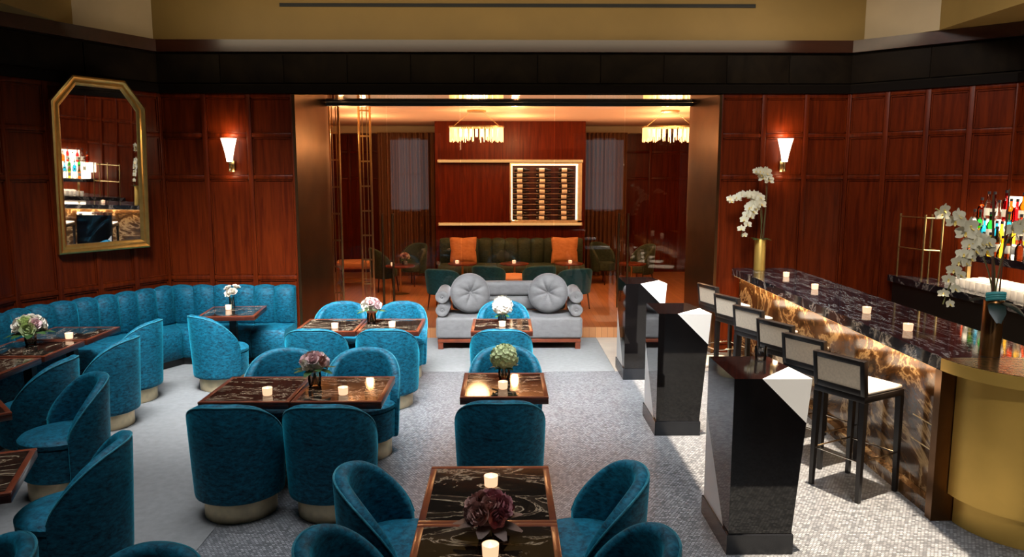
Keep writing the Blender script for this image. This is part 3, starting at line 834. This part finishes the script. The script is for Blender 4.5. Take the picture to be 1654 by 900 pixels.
# ------------------------------------------------------------------ banquette along the wall
path = [(-2.74, 9.81), (-4.37, 9.81), (-5.26, 8.13), (-5.51, 4.6)]
def offp(path, d):
    out = []
    for k in range(len(path)):
        ns = []
        for a_, b_ in ((k-1, k), (k, k+1)):
            if a_ < 0 or b_ >= len(path): continue
            t = (Vector(path[b_])-Vector(path[a_])).normalized(); ns.append(Vector((-t.y, t.x)))
        n = sum(ns, Vector((0, 0))).normalized(); q = Vector(path[k])+n*d/max(.4, n.dot(ns[0])); out.append((q.x, q.y))
    return out
A_, B_ = offp(path, .02), offp(path, .53)
for segs, lab in (([0], 'teal velvet channel-back banquette along the back wall under the sconce'), ([1, 2], 'long teal velvet channel-back banquette along the angled wall below the gilt mirror')):
    bq = thing('banquette', (*path[segs[0]], 0), 0, lab, 'banquette')
    off = Vector((-path[segs[0]][0], -path[segs[0]][1], 0))
    parts = [channel_bank(path, [(.0, .42), (.13, .42), (.185, .48), (.175, .80), (.15, .90), (.09, .945), (.0, .945)], .285, .055, M['teal'], 'backrest', bq, segs=segs),
             channel_bank(path, [(0, .09), (.57, .09), (.61, .12), (.625, .38), (.59, .45), (.18, .455), (0, .455)], .57, .022, M['teal'], 'seat', bq, segs=segs)]
    m = MB()
    for i in segs: m.hexa([(*A_[i], 0), (*A_[i+1], 0), (*B_[i+1], 0), (*B_[i], 0), (*A_[i], .088), (*A_[i+1], .088), (*B_[i+1], .088), (*B_[i], .088)])
    parts.append(m.build('plinth', M['black'], bq))
    for p in parts: p.location = off

# ------------------------------------------------------------------ mirror
A = Vector((-4.41, 9.85)); u = (Vector((-5.33, 8.15))-A).normalized()
nrm = Vector((-u.y, u.x));  nrm = nrm if nrm.dot(Vector((1, -1))) > 0 else -nrm
s0, s1, zb, zt = .30, 1.42, 1.47, 3.48
mid = (s0+s1)/2
P = A+u*mid+nrm*.030
ang = math.atan2(-u.y, -u.x)
e = thing('wall_mirror', (P.x, P.y, zb), ang, 'tall gilt framed mirror with clipped top corners on the panelled wall', 'mirror')
hw = (s1-s0)/2; H_ = zt-zb
def octo(i): return [(-hw+i, i), (hw-i, i), (hw-i, H_-.30-i*.45), (hw-.25-i*.45, H_-i), (-hw+.25+i*.45, H_-i), (-hw+i, H_-.30-i*.45)]
m = MB()
prof = [(0, .0), (0, .05), (.018, .062), (.036, .052), (.050, .036), (.075, .040), (.092, .030), (.104, .018), (.104, 0)]
m.grid([[(x, -dpt, z) for x, z in octo(i)] for i, dpt in prof], closed_u=True, closed_v=True)
m.build('frame', M['frame_gold'], e, 25)
e.rotation_euler = (R_(2.6), 0, ang-R_(3)); e.location.x -= .0; e.location.y -= .05
pts = octo(.10); n = len(pts)
m = MB(); m.add([(x, -.014, z) for x, z in pts]+[(x, -.004, z) for x, z in pts], [tuple(range(n)), tuple(range(2*n-1, n-1, -1))]+[(i, (i+1) % n, n+(i+1) % n, n+i) for i in range(n)])
m.build('mirror_glass', M['mirror'], e)

# ------------------------------------------------------------------ wall sconces
def sconce(x, label):
    e = thing('wall_sconce', (x, 9.82, 2.41), 0, label, 'wall lamp')
    m = MB(); m.box(-.03, .03, -.012, -.003, .0, .14, .006); m.build('backplate', M['brass'], e)
    m = MB(); m.lathe([(0, .0), (.020, .0), (.024, .012), (.014, .03), (.012, .10), (.026, .125), (0, .13)], 16, (0, -.09, 0)); m.tube([(0, -.01, .07), (0, -.09, .07)], .008); m.build('stem', M['brass'], e)
    m = MB(); rows = []
    for k in range(11):
        t = k/10; z = .125+.295*t; r = .035+.058*t**1.3
        rows.append([((r*(1+.05*(j % 2)))*math.cos(2*PI*j/40), -.09+(r*(1+.05*(j % 2)))*math.sin(2*PI*j/40), z) for j in range(40)])
    for k in range(10, -1, -1):
        t = k/10; z = .13+.29*t; r = (.035+.058*t**1.3)*.9
        rows.append([(r*math.cos(2*PI*j/40), -.09+r*math.sin(2*PI*j/40), z) for j in range(40)])
    m.grid(rows, closed_u=True, cap=True); m.build('shade', M['sconce'], e)
    for dz, en in ((.47, 3.2), (-.05, 1.3)):
        l = bpy.data.lights.new('sconce_light', 'POINT'); l.energy = en; l.color = (1, .66, .36); l.shadow_soft_size = .03
        lo = bpy.data.objects.new('sconce_light', l); COL.objects.link(lo); lo.location = (x, 9.72, 2.41+dz)
sconce(-3.50, 'lit fluted glass wall sconce beside the gilt mirror')
sconce(3.61, 'lit fluted glass wall sconce above the far orchid vase')

# ------------------------------------------------------------------ grey sofa
sf = thing('sofa', (.07, 10.39, 0), 0, 'pale grey velvet sofa on a mahogany frame in the glazed doorway', 'sofa')
w = 1.0
MB().box(-w, w, -.34, .32, .145, .445, .045, 4).build('seat', M['silver'], sf)
m = MB(); m.box(-w+.02, w-.02, -.33, .31, .095, .143, .006); m.build('frame', M['tablewood'], sf)
for sx in (-1, 1):
    for y in (-.32, .24): MB().box(sx*.94-.035, sx*.94+.035, y, y+.06, 0, .094, .006).build('leg', M['tablewood'], sf)
m = MB(); m.box(-.815, .815, .20, .38, .45, .645, .06, 4); m.build('lower_back_roll', M['silver'], sf)
m = MB(); m.box(-.815, .815, .22, .40, .65, .86, .06, 4); m.build('upper_back_roll', M['silver'], sf)
def bolster(x, z, r, label):
    m = MB(); prof = [(0, .012), (.012, .006), (.022, .016), (r*.55, .0), (r*.88, .006), (r, .03), (r, .31), (r, .60), (r*.88, .63), (r*.5, .638), (0, .63)]
    rows = [[(rr*(1+(.03 if .02 < rr < r*.95 else 0)*math.cos(12*2*PI*k/48))*math.cos(2*PI*k/48), zz, rr*(1+(.03 if .02 < rr < r*.95 else 0)*math.cos(12*2*PI*k/48))*math.sin(2*PI*k/48)) for k in range(48)] for rr, zz in [(max(a_, 1e-4), b_) for a_, b_ in prof]]
    m.grid(rows, closed_u=True, cap=True)
    o = m.build('bolster_cushion', M['silver'], None, 50); o.location = (x, 10.06, z)
    return tag(o, label, 'bolster')
for sx, nm in ((-1, 'teal chair end'), (1, 'pedestal end')):
    x = .07+sx*.915
    bolster(x, .538, .09, 'grey velvet bolster resting on the sofa seat at its %s' % nm)
    bolster(x, .723, .092, 'grey velvet bolster stacked topmost at the sofa\'s %s' % nm)
def tufted(x, y, z, rx, rz, label):
    R0 = .278; T = .11; m = MB(); NS = 72
    def surf(r, a_, sg):
        k = r/R0; lob = abs(math.cos(a_*4))**.5
        th = T*(1-k**3.2)**.5*(1-.80*math.exp(-(k/.22)**2))*(.62+.38*lob*min(1, 1.2-.9*k)+.38*max(0, .9*k-.2))
        return (r*math.cos(a_)*(1-.0*lob), sg*th, r*math.sin(a_))
    rr = [.0005]+[R0*math.sin(PI/2*i/16) for i in range(1, 17)]
    rows = [[surf(r, 2*PI*j/NS, -1) for j in range(NS)] for r in rr]+[[surf(r, 2*PI*j/NS, 1) for j in range(NS)] for r in rr[-2::-1]]
    m.grid(rows, closed_u=True, cap=True)
    e = thing('round_cushion', (x, y, z), rz, label, 'cushion')
    o = m.build('cushion_body', M['silver'], e, 60); o.rotation_euler = (rx, 0, 0)
    m = MB(); m.ball((0, -.022, 0), .02, 12, (1, .5, 1)); m.build('button', M['silver'], o)
    m = MB(); m.grid([[((R0+.0*k+.005*math.cos(q*PI/3))*math.cos(2*PI*k/60), .005*math.sin(q*PI/3), (R0+.005*math.cos(q*PI/3))*math.sin(2*PI*k/60)) for k in range(60)] for q in range(6)], closed_u=True, closed_v=True)
    m.build('piping', M['silver'], o)
tufted(-.475, 10.37, .735, R_(-16), R_(14), 'round tufted grey velvet cushion leaning on the sofa beside the teal chairs')
tufted(.615, 10.37, .735, R_(-16), R_(-12), 'round tufted grey velvet cushion leaning on the sofa toward the pedestals')

# ------------------------------------------------------------------ pedestals
def make_pedestal(label):
    # local origin: front (camera side) bottom left corner on the floor
    e = thing('pedestal', (0, 0, 0), 0, label, 'pedestal', 'black and white stone pedestals in a row')
    H = 1.13; D = .58; p0 = .13
    MB().prism([(-.012, -.012), (.405, -.012), (.405, D+.01), (-.012, D+.01)], 0, p0).build('plinth', M['plinth'], e)
    F = lambda z: .395+(.475-.395)*(z-p0)/(H-p0)          # front width grows upward
    Bk = lambda z: .385+(.40-.385)*(z-p0)/(H-p0)
    b = bmesh.new()
    vs = [b.verts.new(c) for c in ((0, 0, p0), (F(p0), 0, p0), (Bk(p0), D, p0), (0, D, p0), (0, 0, H), (F(H), 0, H), (Bk(H), D, H), (0, D, H))]
    for f in ((3,2,1,0),(4,5,6,7),(0,1,5,4),(1,2,6,5),(2,3,7,6),(3,0,4,7)): b.faces.new([vs[i] for i in f])
    bmesh.ops.recalc_face_normals(b, faces=b.faces[:])
    def corner(bm_, three):     # keep the part beyond the plane through three points
        p, q, r = [Vector(t) for t in three]; n = (q-p).cross(r-p).normalized(); return p, n
    z2 = .85
    top = ((.170, 0, H), (Bk(H)+(F(H)-Bk(H))*.50, D*.50, H), (F(z2), 0, z2))
    bot = ((0, D, .74), (0, D*.20, p0), (.30, D, p0))
    def cut(src, tri, keep):    # keep = a point on the side that stays
        bb = src.copy(); p, n = corner(bb, tri)
        if n.dot(Vector(keep)-p) > 0: n = -n
        res = bmesh.ops.bisect_plane(bb, geom=bb.verts[:]+bb.edges[:]+bb.faces[:], plane_co=p, plane_no=n, clear_outer=True)
        ed = [x for x in res['geom_cut'] if isinstance(x, bmesh.types.BMEdge)]
        bmesh.ops.edgeloop_fill(bb, edges=ed)
        return bb
    def emit(bb, name, mat):
        me = bpy.data.meshes.new(name); bmesh.ops.recalc_face_normals(bb, faces=bb.faces[:]); bb.to_mesh(me); bb.free(); me.materials.append(mat)
        o = bpy.data.objects.new(name, me); COL.objects.link(o); o.parent = e; return o
    ctr = (.2, .25, .6)
    body = cut(cut(b, top, ctr), bot, ctr)
    emit(body, 'body', M['blackstone'])
    o = emit(cut(b, top, (F(H), 0, H)), 'top_corner_inlay', M['whitestone']); o['label'] = 'white stone corner'
    o = emit(cut(b, bot, (0, D, p0)), 'bottom_corner_inlay', M['whitestone']); o['label'] = 'white stone corner'
    b.free()
    return e
p0_ = make_pedestal('black stone pedestal with white corner nearest to us, carrying a glass'); p0_.location = (1.40, 4.42, 0)
dup(p0_, (1.385, 6.60, 0), 0, 'black stone pedestal with white corner, middle of the three')
dup(p0_, (1.395, 8.50, 0), 0, 'black stone pedestal with white corner, nearest to the grey sofa')
e = thing('tumbler', (1.72, 4.90, 1.13), 0, 'small empty clear glass tumbler on the nearest black pedestal', 'glass')
m = MB(); rows = []
for r, z in ((.0001, 0), (.032, 0), (.035, .004), (.039, .09), (.0365, .09), (.033, .012), (.0001, .012)):
    rows.append([(r*(1+.03*(j % 2))*math.cos(2*PI*j/24), r*(1+.03*(j % 2))*math.sin(2*PI*j/24), z) for j in range(24)])
m.grid(rows, closed_u=True); m.build('glass_body', M['tumbler'], e)

# ------------------------------------------------------------------ bar
br = thing('bar_counter', (0, 0, 0), 0, 'long bar with dark marble top and glowing golden brown marble front', 'bar')
def bx(y, d=0): return 2.925+.018*(y-4.81)+d       # x of the counter's front edge
m = MB()
def qprism(m, d0, d1, y0, y1, z0, z1): return m.prism([(bx(y0, d0), y0), (bx(y0, d1), y0), (bx(y1, d1), y1), (bx(y1, d0), y1)], z0, z1)
qprism(m, 0, .78, 4.86, 9.81, 1.06, 1.15); m.build('countertop', M['bartop'], br)
m = MB(); qprism(m, .10, .70, 4.94, 9.81, .10, 1.058); m.build('front_panel', M['barfront'], br)
m = MB(); qprism(m, .03, .70, 4.94, 9.81, .0, .098); m.build('toe_step', M['barfront'], br)
m = MB(); qprism(m, .005, .10, 4.862, 4.938, 0, 1.058); qprism(m, .10, .74, 4.862, 4.938, 0, 1.058); m.build('end_post', M['bronze'], br)
m = MB()
for z in (.42, .60): qprism(m, .096, .0995, 4.945, 5.35, z, z+.008)
m.build('inlay_strip', M['pale_brass'], br)
m = MB(); qprism(m, .02, .05, 4.96, 9.78, 1.048, 1.058); m.build('light_strip', M['strip'], br)
dr = thing('bar_drum', (3.576, 4.855, 0), 0, 'curved gold drum with tiled top closing the near end of the bar', 'bar end')
def half(r, n=40): return [(r*math.cos(PI+PI*i/n), r*math.sin(PI+PI*i/n)) for i in range(n+1)]
MB().prism(half(.50), 0, .20).build('plinth', M['golddrum'], dr)
MB().prism(half(.545), .202, 1.065).build('body', M['golddrum'], dr)
MB().prism(half(.662), 1.067, 1.148).build('rim', M['golddrum'], dr)
m = MB(); m.prism(half(.655), 1.1485, 1.152); m.build('tiled_top', M['goldtile'], dr)

# ------------------------------------------------------------------ bar stools
def make_stool(label):
    e = thing('bar_stool', (0, 0, 0), 0, label, 'bar stool', 'black framed bar stools along the bar')
    W, D = .215, .23
    def leg(x, y, top, splay):
        m = MB(); a_ = .022; b_ = .015; xs, ys = x*(1+splay), y*(1+splay)
        m.hexa([(xs-b_, ys-b_, 0), (xs+b_, ys-b_, 0), (xs+b_, ys+b_, 0), (xs-b_, ys+b_, 0), (x-a_, y-a_, top), (x+a_, y-a_, top), (x+a_, y+a_, top), (x-a_, y+a_, top)])
        return m.build('leg', M['blackwood'], e)
    leg(-W+.022, D-.022, .745, .04); leg(W-.022, D-.022, .745, .04)
    leg(-W+.022, -D+.022, .745, .04); leg(W-.022, -D+.022, .745, .04)
    m = MB(); m.box(-W, W, -D, D, .746, .795, .006); m.build('seat_frame', M['blackwood'], e)
    m = MB(); m.box(-W+.012, W-.012, -D+.03, D-.006, .796, .825, .012, 3); m.build('seat', M['cream'], e)
    # backrest, leaning a little backward
    T_ = Matrix.Translation((0, -D+.018, .796)) @ Matrix.Rotation(R_(7), 4, 'X')
    m = MB(); m.T = T_; m.box(-W, -W+.035, -.022, .022, 0, .265, .004); m.box(W-.035, W, -.022, .022, 0, .265, .004); m.box(-W+.035, W-.035, -.022, .022, .225, .265, .004); m.box(-W+.035, W-.035, -.022, .022, 0, .045, .004)
    m.build('back_frame', M['blackwood'], e)
    m = MB(); m.T = T_; m.box(-W+.035, W-.035, -.016, .016, .045, .225); m.build('back_panel', M['beige_panel'], e)
    m = MB(); zz = .30; w_, d_ = W-.02, D-.02
    m.tube([(-w_, d_, zz), (w_, d_, zz)], .007); m.tube([(-w_, -d_, zz), (w_, -d_, zz)], .007); m.tube([(-w_, -d_, zz), (-w_, d_, zz)], .007); m.tube([(w_, -d_, zz), (w_, d_, zz)], .007)
    m.build('foot_rail', M['chrome'], e)
    return e
ST = [(2.655, 5.43, 29, 'bar stool nearest to us, black frame with its cream seat fully seen'),
      (2.655, 6.07, 27, 'second bar stool counting from the gold drum end'),
      (2.65, 6.69, 25, 'third bar stool counting from the gold drum end'),
      (2.65, 7.41, 22, 'fourth bar stool counting from the gold drum end, third from the wall'),
      (2.66, 8.15, 20, 'fifth bar stool counting from the gold drum end, second from the wall'),
      (2.68, 8.95, 16, 'bar stool farthest from us, nearest the panelled wall')]
s0_ = None
for x, y, dg, lab in ST:
    rz = R_(dg)-PI/2
    if s0_ is None: s0_ = make_stool(lab); s0_.location = (x, y, 0); s0_.rotation_euler = (0, 0, rz)
    else: dup(s0_, (x, y, 0), rz, lab)

# ------------------------------------------------------------------ back bar
bb = thing('back_bar_counter', (0, 0, 0), 0, 'dark marble back counter behind the bar under the lit bottles', 'counter')
poly = [(5.00, 6.0), (5.86, 6.0), (5.78, 8.52), (4.86, 9.38)]
cen = Vector((5.35, 7.6))
def shrink(p, k): return [tuple(cen+(Vector(q)-cen)*k) for q in p]
MB().prism(poly, 1.04, 1.12).build('countertop', M['bartop'], bb)
MB().prism(shrink(poly, .95), 0, 1.039).build('cabinet', M['black'], bb)
# brass gallery shelf at the far end
e = thing('brass_shelf', (0, 0, 1.12), 0, 'two-tier open brass shelf frame standing on the back counter', 'shelf')
Pq = [(4.92, 9.27), (5.0, 8.86), (5.14, 8.74), (5.17, 9.02)]
for x, y in Pq: MB().tube([(x, y, 0), (x, y, .78)], .012, 8).build('post', M['brass'], e)
for z in (.36, .74):
    m = MB()
    for i in range(3): m.tube([(*Pq[i], z), (*Pq[i+1], z)], .010, 6)
    m.build('rail', M['brass'], e)
    MB().prism([(4.93, 9.24), (5.005, 8.87), (5.13, 8.76), (5.16, 9.01)], z-.008, z-.002).build('shelf_pane', M['tumbler'], e)
# tiered bottle display
BX0 = 5.20
ds = thing('bottle_display', (0, 0, 0), 0, 'stepped backlit bottle display on a dark marble shelf behind the bar', 'display')
m = MB(); m.prism([(BX0, 6.4), (5.82, 6.4), (5.76, 8.50), (BX0+.27, 8.80), (BX0, 8.50)], 1.42, 1.50); m.build('shelf_slab', M['bartop'], ds)
for x, y in ((BX0+.08, 8.42), (BX0+.08, 6.5)): MB().box(x-.02, x+.02, y-.02, y+.02, 1.12, 1.42).build('post', M['brass'], ds)
tiers = []
for k, (x0, z) in enumerate(((BX0+.12, 1.64), (BX0+.24, 1.86))):
    y1 = 8.50+(x0-BX0)*.9
    m = MB(); m.prism([(x0, 6.42), (5.815, 6.42), (5.765, 8.46), (x0+.10, y1+.06), (x0, y1)], 1.501 if k == 0 else 1.641, z)
    m.build('lit_step', M['backlight'], ds)
tiers = [(BX0+.06, 1.501, 8.44), (BX0+.18, 1.641, 8.54), (BX0+.30, 1.861, 8.60)]
MB().prism([(5.70, 6.42), (5.715, 6.42), (5.68, 8.44), (5.665, 8.44)], 1.862, 2.13).build('lit_back_panel', M['backlight'], ds)
def bottle(kind, mat):
    m = MB()
    if kind == 0: pr_ = [(0, 0), (.036, 0), (.038, .006), (.038, .17), (.030, .20), (.014, .225), (.013, .29), (0, .29)]
    elif kind == 1: pr_ = [(0, 0), (.044, 0), (.046, .006), (.044, .12), (.034, .15), (.015, .17), (.014, .22), (0, .22)]
    elif kind == 2: pr_ = [(0, 0), (.030, 0), (.032, .006), (.034, .21), (.026, .235), (.013, .25), (.013, .31), (0, .31)]
    else: pr_ = [(0, 0), (.050, 0), (.052, .01), (.040, .08), (.020, .13), (.015, .16), (.015, .20), (0, .20)]
    m.lathe(pr_, 14); h = pr_[-1][1]
    m.mi = 1; m.lathe([(0, h-.0), (.0165, h), (.0165, h+.03), (0, h+.03)], 10)
    if kind in (0, 2):
        m.mi = 2; rr = .0385 if kind == 0 else .0345; m.lathe([(rr, .05), (rr+.0008, .052), (rr+.0008, .13), (rr, .132)], 14)
    return m.build('liquor_bottle', [mat, M['cap'], M['winelabel']])
cols = ['amber', 'clear', 'gold', 'green', 'brown', 'clear', 'red', 'amber', 'blue', 'clear', 'gold']
shapes = {0: 'tall', 1: 'squat', 2: 'slim', 3: 'flared'}
protos = {}
names = ['on the lowest shelf', 'on the middle lit step', 'on the top lit step']
for t, (x, z, y1) in enumerate(tiers):
    y = y1
    i = t*3
    while y > 6.55:
        c = cols[(i*5+t*4+i//3) % len(cols)]; k = (i*3+t+i//4) % 4; key = (c, k)
        if key not in protos: protos[key] = bottle(k, M['b_'+c]); o = protos[key]
        else: o = protos[key].copy(); COL.objects.link(o)
        o.location = (x+random.uniform(-.008, .008), y, z); o.rotation_euler = (0, 0, i)
        tag(o, '%s %s glass liquor bottle standing %s of the backlit display' % (shapes[k], c, names[t]), 'bottle', '%s %s bottles %s' % (shapes[k], c, names[t]))
        y -= .094+.01*(i % 2); i += 1
# tall glasses near the brass shelf and rows of upside-down glassware on the counter
m = MB(); m.lathe([(0, 0), (.034, 0), (.036, .003), (.040, .10), (.037, .10), (.033, .006), (0, .006)], 14)
g0 = m.build('bar_glass', M['glassware']); first = True
for r in range(5):
    for q in range(17):
        x = 5.10+r*.095+random.uniform(-.006, .006); y = 8.48-r*.05-q*.094+random.uniform(-.006, .006)
        if abs(x-5.28) < .09 and abs(y-8.42) < .09: continue
        o = g0 if first else g0.copy()
        if not first: COL.objects.link(o)
        first = False
        o.location = (x, y, 1.12)
        tag(o, 'clear bar glass in the close rows on the back counter under the bottle shelf', 'glass', 'glasses in rows on the back counter')

# ------------------------------------------------------------------ furniture in the private room
def make_lounge(label, mat, seatmat, ztop=.80):
    e = thing('lounge_chair', (0, 0, 0), 0, label, 'armchair')
    m = MB(); shell(m, .27, .31, .06, .26, .52, ztop, span=105, n=32, zin=.40); m.build('backrest', mat, e, 60)
    m = MB(); m.lathe([(0, .28), (.20, .28), (.225, .30), (.23, .40), (.21, .44), (0, .45)], 28); m.build('seat', seatmat, e)
    for sx, sy in ((-1, -1), (1, -1), (1, 1), (-1, 1)): MB().tube([(sx*.17, sy*.17, .29), (sx*.20, sy*.20, 0)], [.016, .010], 8).build('leg', M['darkwood'], e)
    return e
LC = [(-2.30, 14.45, (.9, .4), 'green lounge chair behind the glass doors nearest the brass screens'),
      (-1.86, 15.2, (-.5, -.8), 'green lounge chair facing us in the recess beside the green banquette'),
      (2.07, 15.4, (.6, -.7), 'green lounge chair in the recess right of the rust cushion'),
      (2.74, 15.0, (-.8, -.3), 'green lounge chair farther along the recess behind the far pedestal')]
l0 = None
for x, y, f, lab in LC:
    if l0 is None: l0 = make_lounge(lab, M['green'], M['green'], .85); l0.location = (x, y, Z0); l0.rotation_euler = (0, 0, face(*f))
    else: dup(l0, (x, y, Z0), face(*f), lab)
LT = [(-1.02, 12.45, (.3, 1), 'low dark teal chair behind the sofa at its teal chair end'),
      (-.26, 12.9, (.3, 1), 'low dark teal chair behind the sofa, inward of the round cushion'),
      (.60, 12.9, (-.3, 1), 'low dark teal chair behind the sofa, before the bolder round cushion toward the pedestals'),
      (1.18, 12.5, (-.3, 1), 'low dark teal chair behind the sofa at its pedestal end')]
l1 = None
for x, y, f, lab in LT:
    if l1 is None: l1 = make_lounge(lab, M['darkteal'], M['peach'], .70); l1.location = (x, y, Z0); l1.rotation_euler = (0, 0, face(*f))
    else: dup(l1, (x, y, Z0), face(*f), lab)
pf = thing('pouf', (.17, 13.45, Z0), 0, 'round peach leather pouf behind the middle of the sofa', 'pouf')
m = MB(); m.lathe([(0, .03), (.25, .03), (.29, .08), (.30, .28), (.28, .40), (.22, .445), (0, .45)], 36); m.build('seat', M['peach'], pf)
MB().lathe([(0, 0), (.22, 0), (.22, .029), (0, .029)], 24).build('base', M['blackwood'], pf)
def make_side(label):
    e = thing('side_table', (0, 0, 0), 0, label, 'side table')
    MB().lathe([(0, .52), (.27, .52), (.28, .53), (.28, .545), (.27, .55), (0, .55)], 32).build('tabletop', M['tablewood'], e)
    MB().tube([(0, 0, .02), (0, 0, .52)], .02).build('column', M['brass'], e)
    MB().lathe([(0, 0), (.16, 0), (.16, .012), (.02, .025), (0, .025)], 24).build('foot', M['brass'], e)
    return e
sd = make_side('round mahogany side table before the green banquette, end nearest the brass screens'); sd.location = (-.80, 14.35, Z0)
dup(sd, (.20, 14.35, Z0), 0, 'round mahogany side table before the middle of the green banquette')
dup(sd, (1.25, 14.35, Z0), 0, 'round mahogany side table before the green banquette under the wine rack end')
dup(sd, (-1.95, 14.0, Z0), 0, 'round mahogany side table between the green chairs behind the glass doors')
dup(sd, (2.45, 14.3, Z0), 0, 'round mahogany side table between the green chairs beside the far pedestal')
for x, y, lab in ((-.90, 14.3, 'lit candle on the side table before the rust cushion nearest the screens'), (.19, 14.3, 'lit candle on the side table before the middle of the green banquette'), (1.27, 14.3, 'lit candle on the side table before the rust cushion under the wine rack'), (-2.08, 13.95, 'lit candle on the side table between green chairs by the doors')):
    dup(k0, (x, y, Z0+.55), 0, lab)
def flowers_on(x, y, z, label):
    mixed(x, y, label, [M['dustyf'], M['whitef']], .09, .15, 7, z)
flowers_on(-1.87, 14.08, Z0+.55, 'dusty rose bouquet on the side table behind the glass doors')
bn = thing('bench', (-3.02, 15.1, Z0), .15, 'orange upholstered bench on brass legs behind the brass screens', 'bench')
MB().box(-.36, .36, -.25, .25, .36, .52, .05, 3).build('seat', M['rust'], bn)
for sx in (-1, 1):
    for sy in (-1, 1): MB().box(sx*.33-.015, sx*.33+.015, sy*.22-.015, sy*.22+.015, 0, .358).build('leg', M['brass'], bn)
m = MB(); m.box(-.33, .33, -.226, -.214, .1, .12); m.box(-.33, .33, .214, .226, .1, .12); m.build('stretcher', M['brass'], bn)

# ------------------------------------------------------------------ lights
def area(name, loc, rot, sx, sy, e, col, spread=180):
    l = bpy.data.lights.new(name, 'AREA'); l.shape = 'RECTANGLE'; l.size = sx; l.size_y = sy; l.energy = e; l.color = col; l.spread = R_(spread)
    o = bpy.data.objects.new(name, l); COL.objects.link(o); o.location = loc; o.rotation_euler = rot; return o
area('overhead_fill', (-.4, 5.8, 5.5), (0, 0, 0), 7.0, 5.4, 115, (.94, .97, 1), 48)  # added soft light from above, narrowed so upright faces stay dark
area('overhead_fill', (-.9, 5.7, 5.45), (R_(31), 0, 0), 6.0, 1.2, 430, (.95, .98, 1), 58)  # tilted fill added to brighten the far chairs and banquette
for x in (-2.6, .2, 3.0):
    for y in (12.2, 14.2):
        l = bpy.data.lights.new('private_fill', 'POINT'); l.energy = 42; l.color = (1, .56, .25); l.shadow_soft_size = .06  # unseen point lights added to brighten the private room
        lo = bpy.data.objects.new('private_fill', l); COL.objects.link(lo); lo.location = (x, y, 3.05)
area('private_ceiling_fill', (.2, 13.6, 2.9), (PI, 0, 0), 6.5, 3.8, 60, (1, .60, .34))  # unseen panel added to brighten the private ceiling
area('bar_light', (3.02, 7.35, 1.046), (0, R_(-18), R_(-1.03)), .04, 4.8, 15, (1, .70, .38))
area('display_fill', (5.25, 7.7, 2.5), (0, R_(20), 0), .25, 2.2, 16, (1, .85, .6), 120)  # unseen light added to brighten the bottles and brass shelf
area('right_wall_fill', (3.2, 6.6, 5.4), (R_(42), 0, R_(-38)), 2.5, .8, 36, (1, .93, .86), 90)  # unseen fill added to lift the dark right wall
area('counter_fill', (5.40, 7.6, 1.40), (0, 0, 0), .5, 1.9, 26, (1, .82, .58))  # unseen light added under the shelf to brighten the glasses
for x in (-3.0, 3.2): area('window_light', (x, -2.40, 2.4), (R_(90), 0, 0), 1.2, 2.2, 6, (.9, .95, 1))
sl = bpy.data.lights.new('front_fill_spot', 'SPOT'); sl.energy = 560; sl.color = (1, .92, .80); sl.spot_size = R_(46); sl.spot_blend = .6; sl.shadow_soft_size = .05  # unseen spot added to brighten pedestal fronts and stool backs
slo = bpy.data.objects.new('front_fill_spot', sl); COL.objects.link(slo); slo.location = (1.9, -.6, 5.2); slo.rotation_euler = (Vector((2.75, 5.2, .5))-Vector((1.9, -.6, 5.2))).to_track_quat('-Z', 'Y').to_euler()
area('upper_wall_fill', (0, 8.6, 4.3), (R_(115), 0, 0), 8, .3, 36, (1, .82, .55))  # unseen fill added to brighten the gold upper wall
sun = bpy.data.lights.new('sun', 'SUN'); sun.energy = 15; sun.angle = R_(.6); sun.color = (1, .84, .64)
so = bpy.data.objects.new('sun', sun); COL.objects.link(so); so.rotation_euler = (R_(2), R_(0), 0); so.location = (2.2, 6, 8)

w = bpy.data.worlds.new('world'); SC.world = w; w.use_nodes = True
w.node_tree.nodes['Background'].inputs[0].default_value = (.6, .7, .8, 1); w.node_tree.nodes['Background'].inputs[1].default_value = .15

SC.view_settings.view_transform = 'Standard'; SC.view_settings.look = 'None'; SC.view_settings.gamma = 1
SC.view_settings.use_curve_mapping = False; SC.view_settings.exposure = 0.0
cy = SC.cycles
cy.use_denoising = True; cy.max_bounces = 8; cy.transparent_max_bounces = 16; cy.caustics_reflective = False; cy.caustics_refractive = False
cy.sample_clamp_indirect = 6
